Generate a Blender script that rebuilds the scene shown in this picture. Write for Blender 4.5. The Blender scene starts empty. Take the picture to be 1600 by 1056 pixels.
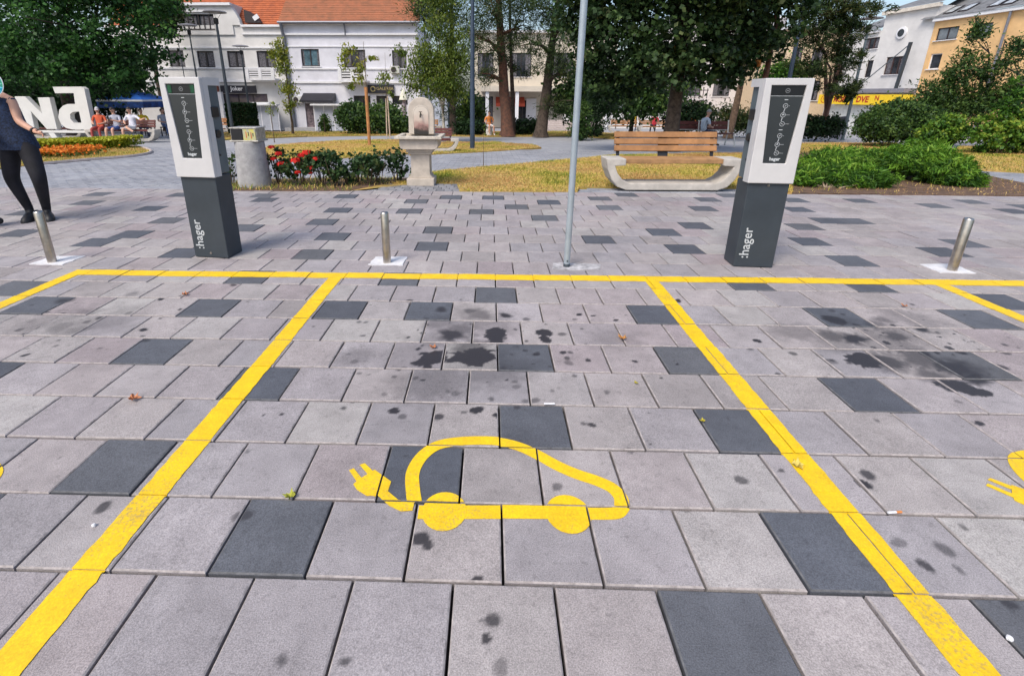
import bpy, bmesh, math, random
import numpy as np
from mathutils import Vector, Matrix, Euler

random.seed(7); rng = np.random.default_rng(7)
scn = bpy.context.scene
col = scn.collection
R = math.radians

# ------------------------------------------------------------------ camera, sky, sun, exposure
cam_d = bpy.data.cameras.new('camera'); cam = bpy.data.objects.new('camera', cam_d); col.objects.link(cam)
cam_d.sensor_width = 36; cam_d.lens = 17.3605; cam_d.shift_x = 0.03564; cam_d.shift_y = -0.07233
cam_d.clip_start = 0.05; cam_d.clip_end = 3000
cam.location = (-0.0556, -3.4874, 1.3755)
cam.rotation_euler = (Euler((0, 0, R(1.6073))).to_matrix() @ Euler((R(90 - 18.8762), 0, 0)).to_matrix() @ Euler((0, 0, R(0.1887))).to_matrix()).to_euler()
scn.camera = cam
SUN_EL, SUN_AZ = 52, 214          # degrees; azimuth clockwise from +Y (the sun is behind the camera, to the left)
w = bpy.data.worlds.new('World'); scn.world = w; w.use_nodes = True
wn = w.node_tree.nodes; wl = w.node_tree.links
sky = wn.new('ShaderNodeTexSky'); sky.sky_type = 'NISHITA'; sky.sun_disc = False
sky.sun_elevation = R(SUN_EL); sky.sun_rotation = R(SUN_AZ); sky.air_density = 1.0; sky.dust_density = 3.0; sky.ozone_density = 1.0
bgn = wn['Background']; bgn.inputs[1].default_value = 0.125
wl.new(sky.outputs[0], bgn.inputs[0])
sd = bpy.data.lights.new('sun', 'SUN'); sd.energy = 1.5; sd.angle = R(22); sd.color = (1.0, 0.94, 0.84)
sun = bpy.data.objects.new('sun', sd); col.objects.link(sun)
sun.rotation_euler = (R(90 - SUN_EL), 0, R(180 - SUN_AZ))
scn.view_settings.view_transform = 'Standard'; scn.view_settings.look = 'None'
scn.view_settings.gamma = 1; scn.view_settings.use_curve_mapping = False
scn.view_settings.exposure = 0.78

# ------------------------------------------------------------------ materials
MATS = {}
def srgb(r, g, b):
    f = lambda c: (c / 255 / 12.92) if c / 255 <= .04045 else ((c / 255 + .055) / 1.055) ** 2.4
    return (f(r), f(g), f(b))
def newmat(name):
    m = bpy.data.materials.new(name); m.use_nodes = True
    return m, m.node_tree.nodes, m.node_tree.links, m.node_tree.nodes['Principled BSDF']
def mat(name, c, rough=.7, metal=0, var=.12, scale=6, bump=0, bscale=60, c2=None, coat=0, coords='Object', spec=.5):
    """plain procedural surface: base colour broken up by two noises, optional fine bump"""
    if name in MATS: return MATS[name]
    m, n, l, p = newmat(name)
    tc = n.new('ShaderNodeTexCoord')
    nz = n.new('ShaderNodeTexNoise'); nz.inputs['Scale'].default_value = scale; nz.inputs['Detail'].default_value = 6; nz.inputs['Roughness'].default_value = .65
    l.new(tc.outputs[coords], nz.inputs['Vector'])
    cr = n.new('ShaderNodeValToRGB')
    a = c2 if c2 else tuple(x * (1 - var * 1.6) for x in c)
    b = c if c2 else tuple(min(1, x * (1 + var)) for x in c)
    cr.color_ramp.elements[0].position = .32; cr.color_ramp.elements[1].position = .68
    cr.color_ramp.elements[0].color = (*a, 1); cr.color_ramp.elements[1].color = (*b, 1)
    l.new(nz.outputs[0], cr.inputs[0]); l.new(cr.outputs[0], p.inputs['Base Color'])
    p.inputs['Roughness'].default_value = rough; p.inputs['Metallic'].default_value = metal
    p.inputs['Specular IOR Level'].default_value = spec
    if coat: p.inputs['Coat Weight'].default_value = coat
    if bump:
        n2 = n.new('ShaderNodeTexNoise'); n2.inputs['Scale'].default_value = bscale; n2.inputs['Detail'].default_value = 4
        l.new(tc.outputs[coords], n2.inputs['Vector'])
        bp = n.new('ShaderNodeBump'); bp.inputs['Strength'].default_value = bump; bp.inputs['Distance'].default_value = .01
        l.new(n2.outputs[0], bp.inputs['Height']); l.new(bp.outputs[0], p.inputs['Normal'])
    MATS[name] = m
    return m
def leafmat(name, cols, rough=.55, trans=.3):
    """foliage: colour picked per leaf from the 'rnd' attribute, a little light passes through"""
    if name in MATS: return MATS[name]
    m, n, l, p = newmat(name)
    at = n.new('ShaderNodeAttribute'); at.attribute_name = 'rnd'
    cr = n.new('ShaderNodeValToRGB'); el = cr.color_ramp.elements
    el[0].color = (*cols[0][1], 1); el[0].position = cols[0][0]
    el[1].color = (*cols[-1][1], 1); el[1].position = cols[-1][0]
    for pos, c in cols[1:-1]:
        e = el.new(pos); e.color = (*c, 1)
    l.new(at.outputs['Fac'], cr.inputs[0])
    p.inputs['Roughness'].default_value = rough; p.inputs['Specular IOR Level'].default_value = .3
    l.new(cr.outputs[0], p.inputs['Base Color'])
    tr = n.new('ShaderNodeBsdfTranslucent'); l.new(cr.outputs[0], tr.inputs['Color'])
    mx = n.new('ShaderNodeMixShader'); mx.inputs[0].default_value = trans
    l.new(p.outputs[0], mx.inputs[1]); l.new(tr.outputs[0], mx.inputs[2])
    l.new(mx.outputs[0], n['Material Output'].inputs['Surface'])
    MATS[name] = m
    return m

# ------------------------------------------------------------------ mesh helpers
class MB:
    """collects vertices and faces, builds ONE mesh object"""
    def __init__(s): s.v = []; s.f = []; s.mi = []
    def add(s, vs, fs, mi=0):
        o = len(s.v); s.v += [tuple(map(float, a)) for a in vs]
        s.f += [tuple(i + o for i in f) for f in fs]; s.mi += [mi] * len(fs)
        return s
    def box(s, c, size, rz=0, mi=0, rot=None):
        x, y, z = (a / 2 for a in size)
        M = rot.to_matrix() if rot else Matrix.Rotation(rz, 3, 'Z')
        vs = [Vector(c) + M @ Vector((sx * x, sy * y, sz * z)) for sz in (-1, 1) for sy in (-1, 1) for sx in (-1, 1)]
        return s.add(vs, [(0, 2, 3, 1), (4, 5, 7, 6), (0, 1, 5, 4), (2, 6, 7, 3), (0, 4, 6, 2), (1, 3, 7, 5)], mi)
    def bar(s, a, b, w, h=None, mi=0):
        a, b = Vector(a), Vector(b); d = b - a; L = d.length; d.normalize()
        q = d.to_track_quat('X', 'Z').to_matrix(); h = h or w; c = (a + b) / 2
        vs = [c + q @ Vector((sx * L / 2, sy * w / 2, sz * h / 2)) for sz in (-1, 1) for sy in (-1, 1) for sx in (-1, 1)]
        return s.add(vs, [(0, 2, 3, 1), (4, 5, 7, 6), (0, 1, 5, 4), (2, 6, 7, 3), (0, 4, 6, 2), (1, 3, 7, 5)], mi)
    def tube(s, pts, rad, n=8, mi=0, cap=True):
        pts = [Vector(p) for p in pts]; m = len(pts)
        if not hasattr(rad, '__len__'): rad = [rad] * m
        o = len(s.v); up = Vector((0, 0, 1))
        prev = None
        for i, p in enumerate(pts):
            d = (pts[min(i + 1, m - 1)] - pts[max(i - 1, 0)]).normalized()
            if prev is None:
                a = d.orthogonal().normalized() if abs(d.z) > .95 else d.cross(up).normalized()
            else:
                a = (prev - d * prev.dot(d)); a = a.normalized() if a.length > 1e-6 else d.orthogonal().normalized()
            prev = a; b = d.cross(a)
            for k in range(n):
                t = 2 * math.pi * k / n
                s.v.append(tuple(p + (a * math.cos(t) + b * math.sin(t)) * rad[i]))
        for i in range(m - 1):
            for k in range(n):
                s.f.append((o + i * n + k, o + i * n + (k + 1) % n, o + (i + 1) * n + (k + 1) % n, o + (i + 1) * n + k)); s.mi.append(mi)
        if cap:
            s.f.append(tuple(o + k for k in reversed(range(n)))); s.mi.append(mi)
            s.f.append(tuple(o + (m - 1) * n + k for k in range(n))); s.mi.append(mi)
        return s
    def lathe(s, prof, n=24, c=(0, 0, 0), mi=0):
        o = len(s.v); m = len(prof)
        for r, z in prof:
            for k in range(n):
                t = 2 * math.pi * k / n
                s.v.append((c[0] + r * math.cos(t), c[1] + r * math.sin(t), c[2] + z))
        for i in range(m - 1):
            for k in range(n):
                s.f.append((o + i * n + k, o + i * n + (k + 1) % n, o + (i + 1) * n + (k + 1) % n, o + (i + 1) * n + k)); s.mi.append(mi)
        s.f.append(tuple(o + k for k in reversed(range(n)))); s.mi.append(mi)
        s.f.append(tuple(o + (m - 1) * n + k for k in range(n))); s.mi.append(mi)
        return s
    def prism(s, pts, y0, y1, axis='y', mi=0):
        """2-D outline (a, b) swept along an axis: 'y' -> (a, y, b), 'x' -> (x, a, b), 'z' -> (a, b, z)"""
        f = {'y': lambda a, b, t: (a, t, b), 'x': lambda a, b, t: (t, a, b), 'z': lambda a, b, t: (a, b, t)}[axis]
        n = len(pts); o = len(s.v)
        s.v += [f(a, b, y0) for a, b in pts] + [f(a, b, y1) for a, b in pts]
        s.f.append(tuple(range(o, o + n))); s.f.append(tuple(reversed(range(o + n, o + 2 * n)))); s.mi += [mi, mi]
        for i in range(n):
            j = (i + 1) % n; s.f.append((o + i, o + n + i, o + n + j, o + j)); s.mi.append(mi)
        return s
    def build(s, name, m, parent=None, smooth=False, bevel=0, seg=2, autosmooth=None):
        me = bpy.data.meshes.new(name); me.from_pydata(s.v, [], s.f)
        for x in (m if isinstance(m, (list, tuple)) else [m]): me.materials.append(x)
        me.polygons.foreach_set('material_index', s.mi)
        bm = bmesh.new(); bm.from_mesh(me); bmesh.ops.recalc_face_normals(bm, faces=bm.faces)
        if bevel:
            ed = [e for e in bm.edges if e.is_manifold and e.calc_face_angle(0) > .5]
            bmesh.ops.bevel(bm, geom=ed, offset=bevel, segments=seg, affect='EDGES', clamp_overlap=True, profile=.6)
        if smooth is not False:
            lim = smooth if isinstance(smooth, float) else .7
            for f in bm.faces: f.smooth = True
            for e in bm.edges:
                if e.is_manifold and e.calc_face_angle(0) > lim: e.smooth = False
        bm.to_mesh(me); bm.free()
        o = bpy.data.objects.new(name, me); col.objects.link(o)
        if parent: o.parent = parent
        return o
def tag(o, label=None, cat=None, group=None, kind=None):
    if label: o['label'] = label
    if cat: o['category'] = cat
    if group: o['group'] = group
    if kind: o['kind'] = kind
    return o
def thing(name, loc, label, cat, rz=0, group=None):
    o = bpy.data.objects.new(name, None); col.objects.link(o); o.location = loc; o.rotation_euler = (0, 0, rz)
    o.empty_display_size = .1
    return tag(o, label, cat, group)
def copy_tree(o, parent=None):
    c = o.copy(); col.objects.link(c); c.parent = parent
    for ch in list(o.children): copy_tree(ch, c)
    return c
def box(name, c, size, m, parent, bevel=.004, rz=0): return MB().box(c, size, rz).build(name, m, parent, bevel=bevel, seg=1)
def text_mesh(name, s, size, m, parent, loc, rot, depth=.001, align='CENTER', bold=0, shear=0):
    cu = bpy.data.curves.new(name, 'FONT'); cu.body = s; cu.size = size; cu.extrude = depth; cu.offset = bold; cu.shear = shear
    cu.align_x = align; cu.align_y = 'CENTER'; cu.resolution_u = 3
    t = bpy.data.objects.new(name, cu); col.objects.link(t)
    dg = bpy.context.evaluated_depsgraph_get()
    me = bpy.data.meshes.new_from_object(t.evaluated_get(dg)); bpy.data.objects.remove(t); bpy.data.curves.remove(cu)
    me.materials.clear(); me.materials.append(m)
    o = bpy.data.objects.new(name, me); col.objects.link(o); o.parent = parent; o.location = loc; o.rotation_euler = rot
    return o
SL = .038; YE = 3.85                       # the park falls gently away beyond the edge of the paved plaza
def zg(y): return 0.0 if y < YE else (-SL * (y - YE) if y < 90 else -SL * (90 - YE))
def gp(p, dz=0): return (p[0], p[1], zg(p[1]) + dz)
def inpoly(x, y, poly):
    x = np.asarray(x); y = np.asarray(y); c = np.zeros(x.shape, bool); n = len(poly)
    for i in range(n):
        x1, y1 = poly[i][:2]; x2, y2 = poly[(i + 1) % n][:2]
        if y1 == y2: continue
        c ^= ((y1 > y) != (y2 > y)) & (x < (x2 - x1) * (y - y1) / (y2 - y1) + x1)
    return c
def clip(poly, x0, x1, y0, y1):
    for ax, v, sg in ((0, x0, 1), (0, x1, -1), (1, y0, 1), (1, y1, -1)):
        out = []
        for i in range(len(poly)):
            a, b = poly[i - 1], poly[i]
            da, db = (a[ax] - v) * sg, (b[ax] - v) * sg
            if (da >= 0) != (db >= 0):
                t = da / (da - db); out.append((a[0] + (b[0] - a[0]) * t, a[1] + (b[1] - a[1]) * t))
            if db >= 0: out.append(b)
        poly = out
        if len(poly) < 3: return []
    return poly
def quads_mesh(name, V, m, parent, rnd, nper):
    """V: (n, nper, 3) loose polygons, rnd: per polygon value stored as the point attribute 'rnd'"""
    n = len(V); me = bpy.data.meshes.new(name)
    me.vertices.add(n * nper); me.vertices.foreach_set('co', np.ascontiguousarray(V, np.float32).ravel())
    me.loops.add(n * nper); me.loops.foreach_set('vertex_index', np.arange(n * nper, dtype=np.int32))
    me.polygons.add(n); me.polygons.foreach_set('loop_start', np.arange(0, n * nper, nper, dtype=np.int32))
    me.polygons.foreach_set('loop_total', np.full(n, nper, np.int32))
    at = me.attributes.new('rnd', 'FLOAT', 'POINT'); at.data.foreach_set('value', np.repeat(rnd, nper).astype(np.float32))
    me.materials.append(m); me.update(); me.validate()
    o = bpy.data.objects.new(name, me); col.objects.link(o)
    if parent: o.parent = parent
    return o

# ------------------------------------------------------------------ ground
def slab_nodes(n, l, p, rnd_out, base, dark):
    """concrete paver: tint per paver, blotches, sand grain and oil stains ('stain' attribute)"""
    tc = n.new('ShaderNodeNewGeometry')
    nz = n.new('ShaderNodeTexNoise'); nz.inputs['Scale'].default_value = 7; nz.inputs['Detail'].default_value = 8; nz.inputs['Roughness'].default_value = .7
    l.new(tc.outputs['Position'], nz.inputs['Vector'])
    fn = n.new('ShaderNodeTexNoise'); fn.inputs['Scale'].default_value = 260; fn.inputs['Detail'].default_value = 3
    l.new(tc.outputs['Position'], fn.inputs['Vector'])
    big = n.new('ShaderNodeTexNoise'); big.inputs['Scale'].default_value = 1.1; big.inputs['Detail'].default_value = 3
    l.new(tc.outputs['Position'], big.inputs['Vector'])
    cr = n.new('ShaderNodeValToRGB'); e = cr.color_ramp.elements
    e[0].color = (*base[0], 1); e[1].color = (*base[-1], 1)
    e[0].position = 0; e[1].position = 1
    for i, c in enumerate(base[1:-1]): k = e.new((i + 1) / (len(base) - 1)); k.color = (*c, 1)
    l.new(rnd_out, cr.inputs[0])
    def mul(col_in, fac, lo, hi, a=.3, b=.7):
        mr = n.new('ShaderNodeMapRange'); mr.inputs[1].default_value = a; mr.inputs[2].default_value = b; mr.inputs[3].default_value = lo; mr.inputs[4].default_value = hi
        l.new(fac, mr.inputs[0])
        mm = n.new('ShaderNodeVectorMath'); mm.operation = 'SCALE'
        l.new(col_in, mm.inputs[0]); l.new(mr.outputs[0], mm.inputs['Scale']); return mm.outputs[0]
    c = mul(cr.outputs[0], nz.outputs[0], .8, 1.14)
    c = mul(c, fn.outputs[0], .68, 1.3)
    c = mul(c, big.outputs[0], .86, 1.12)
    mid = n.new('ShaderNodeTexNoise'); mid.inputs['Scale'].default_value = 38; mid.inputs['Detail'].default_value = 5; l.new(tc.outputs['Position'], mid.inputs['Vector'])
    c = mul(c, mid.outputs[0], .8, 1.0, .30, .42)
    st = n.new('ShaderNodeAttribute'); st.attribute_name = 'stain'
    mx = n.new('ShaderNodeMix'); mx.data_type = 'RGBA'
    l.new(st.outputs['Fac'], mx.inputs[0]); l.new(c, mx.inputs[6]); mx.inputs[7].default_value = (.024, .021, .024, 1)
    l.new(mx.outputs[2], p.inputs['Base Color'])
    rr = n.new('ShaderNodeMapRange'); rr.inputs[3].default_value = .78; rr.inputs[4].default_value = .5
    l.new(st.outputs['Fac'], rr.inputs[0]); l.new(rr.outputs[0], p.inputs['Roughness'])
    p.inputs['Specular IOR Level'].default_value = .35
    bp = n.new('ShaderNodeBump'); bp.inputs['Strength'].default_value = .35; bp.inputs['Distance'].default_value = .004
    l.new(fn.outputs[0], bp.inputs['Height']); l.new(bp.outputs[0], p.inputs['Normal'])
def pavermat(name, base, src):
    m, n, l, p = newmat(name)
    if src == 'obj': o = n.new('ShaderNodeObjectInfo').outputs['Random']
    else:
        a = n.new('ShaderNodeAttribute'); a.attribute_name = 'rnd'; o = a.outputs['Fac']
    slab_nodes(n, l, p, o, base, None)
    return m
LIGHT = [(.265, .24, .238), (.352, .322, .315), (.298, .254, .262), (.362, .342, .33), (.312, .28, .288), (.28, .262, .272), (.338, .31, .318)]
DARK = [(.074, .08, .098), (.122, .127, .142), (.084, .092, .112), (.108, .11, .12)]
M_light_o = pavermat('paver_light', LIGHT, 'obj'); M_dark_o = pavermat('paver_dark', DARK, 'obj')
M_light_a = pavermat('paver_light_joined', LIGHT, 'attr'); M_dark_a = pavermat('paver_dark_joined', DARK, 'attr')
M_path = pavermat('path_paver', [(.25, .26, .29), (.31, .32, .35), (.28, .285, .315), (.33, .335, .355)], 'attr')
M_bed = mat('joint_sand', (.022, .02, .019), .95, var=.3, scale=30)
M_groundpave = mat('far_paving', (.31, .315, .335), .85, var=.12, scale=3, bump=.2, bscale=30)

gm = MB()
xs = [-400, -40, 40, 400]; ys = [-30, YE, 90, 900]
for i, y in enumerate(ys):
    for x in xs: gm.v.append((x, y, zg(y) - .045))
for i in range(3):
    for j in range(3): gm.f.append((i * 4 + j, i * 4 + j + 1, i * 4 + j + 5, i * 4 + j + 4)); gm.mi.append(0 if i == 0 else 1)
ground = gm.build('ground', [M_bed, M_groundpave]); tag(ground, 'ground under the plaza and the park paths', 'ground', kind='structure')

T = .3
plaza = thing('plaza_paving', (0, 0, 0), 'grey concrete pavers with scattered charcoal ones across the plaza', 'paving'); plaza['kind'] = 'structure'
dark_xy = [(-1.51, -1.98), (-0.773, -2.27), (-1.15, -1.37), (-1.92, -1.07), (-1.94, -0.449), (-1.07, -0.438), (-1.93, 0.083), (-3.05, -0.489), (-2.61, -1.36), (-3.49, -0.228), (0.000991, -0.148), (-0.454, -0.416), (0.158, -1.06), (0.155, -1.65), (1.02, -0.436), (1.03, -1.07), (-0.292, -1.96), (-0.763, 0.112), (-1.85, -2.14), (1.76, -1.37), (1.02, -1.66), (2.18, -0.455), (1.91, 0.102), (2.78, 0.107), (3.67, -0.133), (3.23, -0.447), (2.52, -1.06), (0.995, -2.24), (0.617, -2.53), (1.38, -2.46), (-3.42, 3.47), (-3.04, 3.03), (-2.04, 3.34), (-1.04, 3.12), (-1.93, 2.50), (-1.05, 2.53), (-0.203, 2.53), (-1.93, 1.94), (-2.63, 1.63), (-0.604, 1.68), (-1.64, 1.33), (-0.612, 1.08), (-1.65, 0.753), (-5.26, 2.98), (-5.56, 3.57), (-4.48, 2.42), (-3.67, 1.87), (-4.53, 3.32), (-3.63, 1.28), (-4.03, 0.964), (-5.08, 1.39), (-2.88, 0.705), (1.48, 3.37), (1.90, 3.61), (0.829, 3.12), (1.48, 2.79), (2.92, 3.34), (3.30, 3.63), (2.63, 2.80), (0.706, 2.24), (2.21, 1.94), (1.77, 1.65), (1.04, 1.35), (1.77, 1.05), (4.33, 3.36), (3.80, 2.82), (3.78, 2.21), (4.33, 2.23), (3.37, 1.93), (3.08, 1.36), (3.07, 0.75), (4.05, 1.05), (5.79, 3.02), (6.54, 2.97), (6.94, 3.26), (4.77, 1.36), (4.98, 3.57), (6.49, 3.37), (-5.63, 2.34), (0.125, 3.30), (0.237, 2.77), (-0.514, 3.55)]
def cell(x, y):
    r = math.floor(y / T); off = 0 if r % 2 == 0 else .5
    return math.floor(x / T - off), r
dark_cells = {cell(*p) for p in dark_xy}
# oil stains: centre, half axes, strength (metres on the plaza)
stain_px = [(-0.37, -0.434), (-0.174, -0.448), (-0.108, -0.507), (0.0564, -0.511), (0.55, -0.473), (0.64, -0.49), (-0.277, -0.799), (-0.223, -0.728), (-0.00551, -0.789), (0.288, -0.753), (0.287, -0.837), (-0.35, -0.642), (-0.361, -1.09), (-0.133, -1.06), (-0.154, -0.97), (0.218, -1.02), (0.372, -0.997), (0.412, -0.995), (0.384, -1.06), (0.387, -1.11), (0.0316, -1.17), (0.285, -1.15), (0.395, -1.24), (-0.535, -1.28), (-0.421, -1.29), (-0.208, -1.42), (0.0909, -1.35), (-0.0337, -1.46), (-0.436, -1.61), (-0.273, -1.61), (-0.16, -1.57), (-0.102, -1.55), (1.80, -0.565), (2.20, -0.503), (2.51, -0.492), (2.41, -0.571), (2.42, -0.721), (2.14, -0.772), (2.03, -0.735), (2.65, -0.626), (2.54, -0.717), (2.30, -0.807), (2.67, -0.669), (2.71, -0.668), (2.02, -1.02), (2.13, -1.04), (2.35, -0.993), (2.44, -1.09), (2.46, -1.19), (2.27, -1.18), (2.31, -1.28), (2.37, -1.32), (1.81, -1.03), (1.83, -1.05), (1.67, -0.959), (1.69, -1.57), (2.14, -1.57), (-2.64, -0.245), (-3.03, -0.377), (-2.98, -0.57), (-2.73, -0.581), (-2.71, -0.789), (-2.57, -0.811), (-2.88, -0.796), (-2.94, -0.824), (-2.18, -0.797), (-2.13, -0.881), (-2.54, -1.02), (-2.40, -1.03), (-2.62, -1.13), (-0.576, -2.63), (-0.41, -2.63), (-1.03, -1.86), (-1.40, -2.16), (-0.892, -2.18), (-0.272, -2.25), (-0.246, -2.27), (-0.0318, -2.51), (-0.0492, -2.56), (-0.0112, -2.63), (1.29, -2.22), (1.42, -2.24), (1.31, -2.30), (1.40, -2.31), (1.56, -2.15), (1.45, -2.42), (1.36, -1.96), (0.208, -2.01), (0.134, -1.80), (1.41, -1.91), (1.09, -1.90), (-0.0794, -2.39), (1.29, -0.22), (-0.61, -0.289)]
sz = {0: (.05, .7), 1: (.07, .6), 2: (.12, .5), 3: (.05, .8), 4: (.022, .9), 5: (.016, .9), 6: (.11, .75), 7: (.13, .5), 8: (.085, .9), 9: (.055, .85), 10: (.04, .9), 11: (.12, .4), 12: (.09, .85), 13: (.135, .95), 14: (.13, .55), 15: (.02, .8), 33: (.075, .9), 36: (.085, .65), 37: (.1, .8), 38: (.1, .6), 39: (.06, .8), 44: (.1, .85), 45: (.13, .7), 46: (.15, .62), 47: (.13, .75), 48: (.09, .78), 49: (.11, .6), 50: (.09, .9), 51: (.05, .9), 35: (.09, .5), 34: (.07, .5), 58: (.06, .6), 57: (.06, .35), 60: (.1, .35), 61: (.1, .4), 62: (.1, .35), 63: (.09, .3)}
def noise2(x, y, s, seed=0):
    r = np.random.default_rng(seed); o = np.zeros_like(x)
    for k in range(9):
        a = r.uniform(0, 6.28); f = s * r.uniform(.5, 2.0); o += np.sin((x * math.cos(a) + y * math.sin(a)) * f + r.uniform(0, 6) + 1.3 * np.sin((x * math.sin(a) - y * math.cos(a)) * f * .7))
    return o / 9 * 1.6
STAINS = []
for i, p in enumerate(stain_px):
    r, a = sz.get(i, (random.uniform(.013, .03), random.uniform(.45, .9)))
    STAINS.append((p[0], p[1], r * random.uniform(.9, 1.25), r * random.uniform(.75, 1.0), random.uniform(0, 3.1), a, random.uniform(0, 99)))
for cx_, cy_, sx_, sy_, n_ in (*[(*c_, a_, b_, k_) for c_, a_, b_, k_ in zip([(-0.162, -0.769), (-0.203, -1.08), (2.30, -0.885), (2.61, -0.671), (-2.82, -0.683), (0.0695, -1.33)], (.45, .35, .4, .3, .5, .6), (.25, .25, .22, .2, .3, .4), (42, 30, 40, 30, 34, 26))],):
    for k in range(n_):
        r = random.choice((.006, .009, .012, .016, .024)); STAINS.append((random.gauss(cx_, sx_), random.gauss(cy_, sy_), r * 1.15, r, random.uniform(0, 3), random.uniform(.45, .95), random.uniform(0, 99)))
    for k in range(4): r = random.uniform(.1, .2); STAINS.append((random.gauss(cx_, sx_ * .7), random.gauss(cy_, sy_ * .7), r * 1.3, r, random.uniform(0, 3), random.uniform(.16, .34), random.uniform(0, 99)))
for k in range(90):   # faint drips around
    STAINS.append((random.uniform(-4, 4), random.uniform(-2.6, 3), random.uniform(.005, .014), random.uniform(.005, .012), 0, random.uniform(.2, .6), random.uniform(0, 99)))
def stain_at(X, Y):
    s = np.zeros(X.shape); n1 = .30 * noise2(X, Y, 55, 21) + .16 * noise2(X, Y, 130, 22)
    for x, y, a, b, t, st, ph in STAINS:
        dx, dy = X - x, Y - y
        mk = (np.abs(dx) < 2 * a + .02) & (np.abs(dy) < 2 * a + .02)
        if not mk.any(): continue
        u = (dx * math.cos(t) + dy * math.sin(t)) / a; v = (-dx * math.sin(t) + dy * math.cos(t)) / b
        th = np.arctan2(v, u); r = np.hypot(u, v)
        k_ = min(1, a / .09); edge = 1 + .09 * np.sin(2 * th + ph) + k_ * (.07 * np.sin(3 * th + 2.3 * ph) + .06 * np.sin(7 * th + ph * 3.1) + .05 * np.sin(13 * th + ph) + .04 * np.sin(21 * th + 1.7 * ph))
        edge = edge + n1 * (k_ * .8 + .08)
        soft = .12 if st > .8 else (.3 if a < .04 else .75)
        s = np.maximum(s, min(.97, st * (1.25 if a > .03 else 1.1)) * np.clip((edge - r) / (soft * edge) + .3, 0, 1))
    return s
M_edge_l = mat('paver_pale_edge', (.36, .325, .315), .85, var=.35, scale=25, coords='Object'); M_edge_d = mat('dark_paver_pale_edge', (.12, .122, .13), .85, var=.4, scale=25)  # paler mottled tone for the chamfered rim faces
def tile_mesh(name, m, stain=None, edge=None):
    g, ch, th = T / 2 - .0044, .0045, .04
    v = []; f = []
    if stain is None:
        for h, z in ((g, -th), (g, -.004), (g - ch, 0)): v += [(-h, -h, z), (h, -h, z), (h, h, z), (-h, h, z)]
        for k in range(2):
            for i in range(4): f.append((k * 4 + i, k * 4 + (i + 1) % 4, k * 4 + 4 + (i + 1) % 4, k * 4 + 4 + i))
        f.append((8, 9, 10, 11)); sv = [0] * 12
    else:
        N = 30; gx = np.linspace(-(g - ch), g - ch, N + 1)
        v = [(x, y, 0) for y in gx for x in gx]; sv = list(stain)
        for j in range(N):
            for i in range(N): a = j * (N + 1) + i; f.append((a, a + 1, a + N + 2, a + N + 1))
        o = len(v); h = g - ch
        for hh, z in ((h, 0), (g, -.004), (g, -th)): v += [(-hh, -hh, z), (hh, -hh, z), (hh, hh, z), (-hh, hh, z)]; sv += [0] * 4
        for k in range(2):
            for i in range(4): f.append((o + k * 4 + i, o + k * 4 + 4 + i, o + k * 4 + 4 + (i + 1) % 4, o + k * 4 + (i + 1) % 4))
    me = bpy.data.meshes.new(name); me.from_pydata(v, [], f); me.materials.append(m)
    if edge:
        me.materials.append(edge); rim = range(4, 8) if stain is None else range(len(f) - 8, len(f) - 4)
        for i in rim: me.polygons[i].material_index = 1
    if stain is not None:
        at = me.attributes.new('stain', 'FLOAT', 'POINT'); at.data.foreach_set('value', np.array(sv, np.float32))
    return me
cells = []
for r in range(-12, 13):
    off = 0 if r % 2 == 0 else .5
    for c in range(-42, 40):
        x, y = (c + off + .5) * T, (r + .5) * T
        d = y - cam.location.y
        if y < -3.1 or abs(x) > 1.2 + 1.12 * (d + .3): continue
        cells.append((1 / max(.3, d) ** 2, c, r, x, y))
cells.sort(reverse=True)
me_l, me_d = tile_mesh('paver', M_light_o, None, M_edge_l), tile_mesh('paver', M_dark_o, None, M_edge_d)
gx = np.linspace(-(T / 2 - .0089), T / 2 - .0089, 31); GX, GY = np.meshgrid(gx, gx)
TZ = {}; jv = []; jf = []; jr = []; jm = []; js = []
nind = 0
for _, c, r, x, y in cells:
    dk = (c, r) in dark_cells
    tz = random.gauss(0, .0013); TZ[(c, r)] = tz
    st = stain_at(x + GX, y + GY)
    has = st.max() > .12
    if nind < 300:
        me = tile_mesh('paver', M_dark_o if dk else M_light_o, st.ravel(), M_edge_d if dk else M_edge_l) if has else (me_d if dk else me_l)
        o = bpy.data.objects.new('paver', me); col.objects.link(o); o.parent = plaza
        o.location = (x, y, tz); o.rotation_euler = (random.gauss(0, .003), random.gauss(0, .003), random.gauss(0, .0035))
        nind += 1
    else:
        o = len(jv)
        src = tile_mesh('tmp', M_light_a, st.ravel() if has else None)
        rv = random.random()
        for vv in src.vertices: jv.append((x + vv.co.x, y + vv.co.y, tz + vv.co.z)); jr.append(rv)
        js += list(np.maximum(0, st.ravel())) + [0] * 12 if has else [0] * len(src.vertices)
        for p in src.polygons: jf.append(tuple(o + i for i in p.vertices)); jm.append(1 if dk else 0)
        bpy.data.meshes.remove(src)
me = bpy.data.meshes.new('paver_field'); me.from_pydata(jv, [], jf); me.materials.append(M_light_a); me.materials.append(M_dark_a)
me.polygons.foreach_set('material_index', jm)
for nm, dat in (('rnd', jr), ('stain', js)):
    at = me.attributes.new(nm, 'FLOAT', 'POINT'); at.data.foreach_set('value', np.array(dat, np.float32))
fo = bpy.data.objects.new('paver_field', me); col.objects.link(fo); fo.parent = plaza; fo['kind'] = 'stuff'

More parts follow.
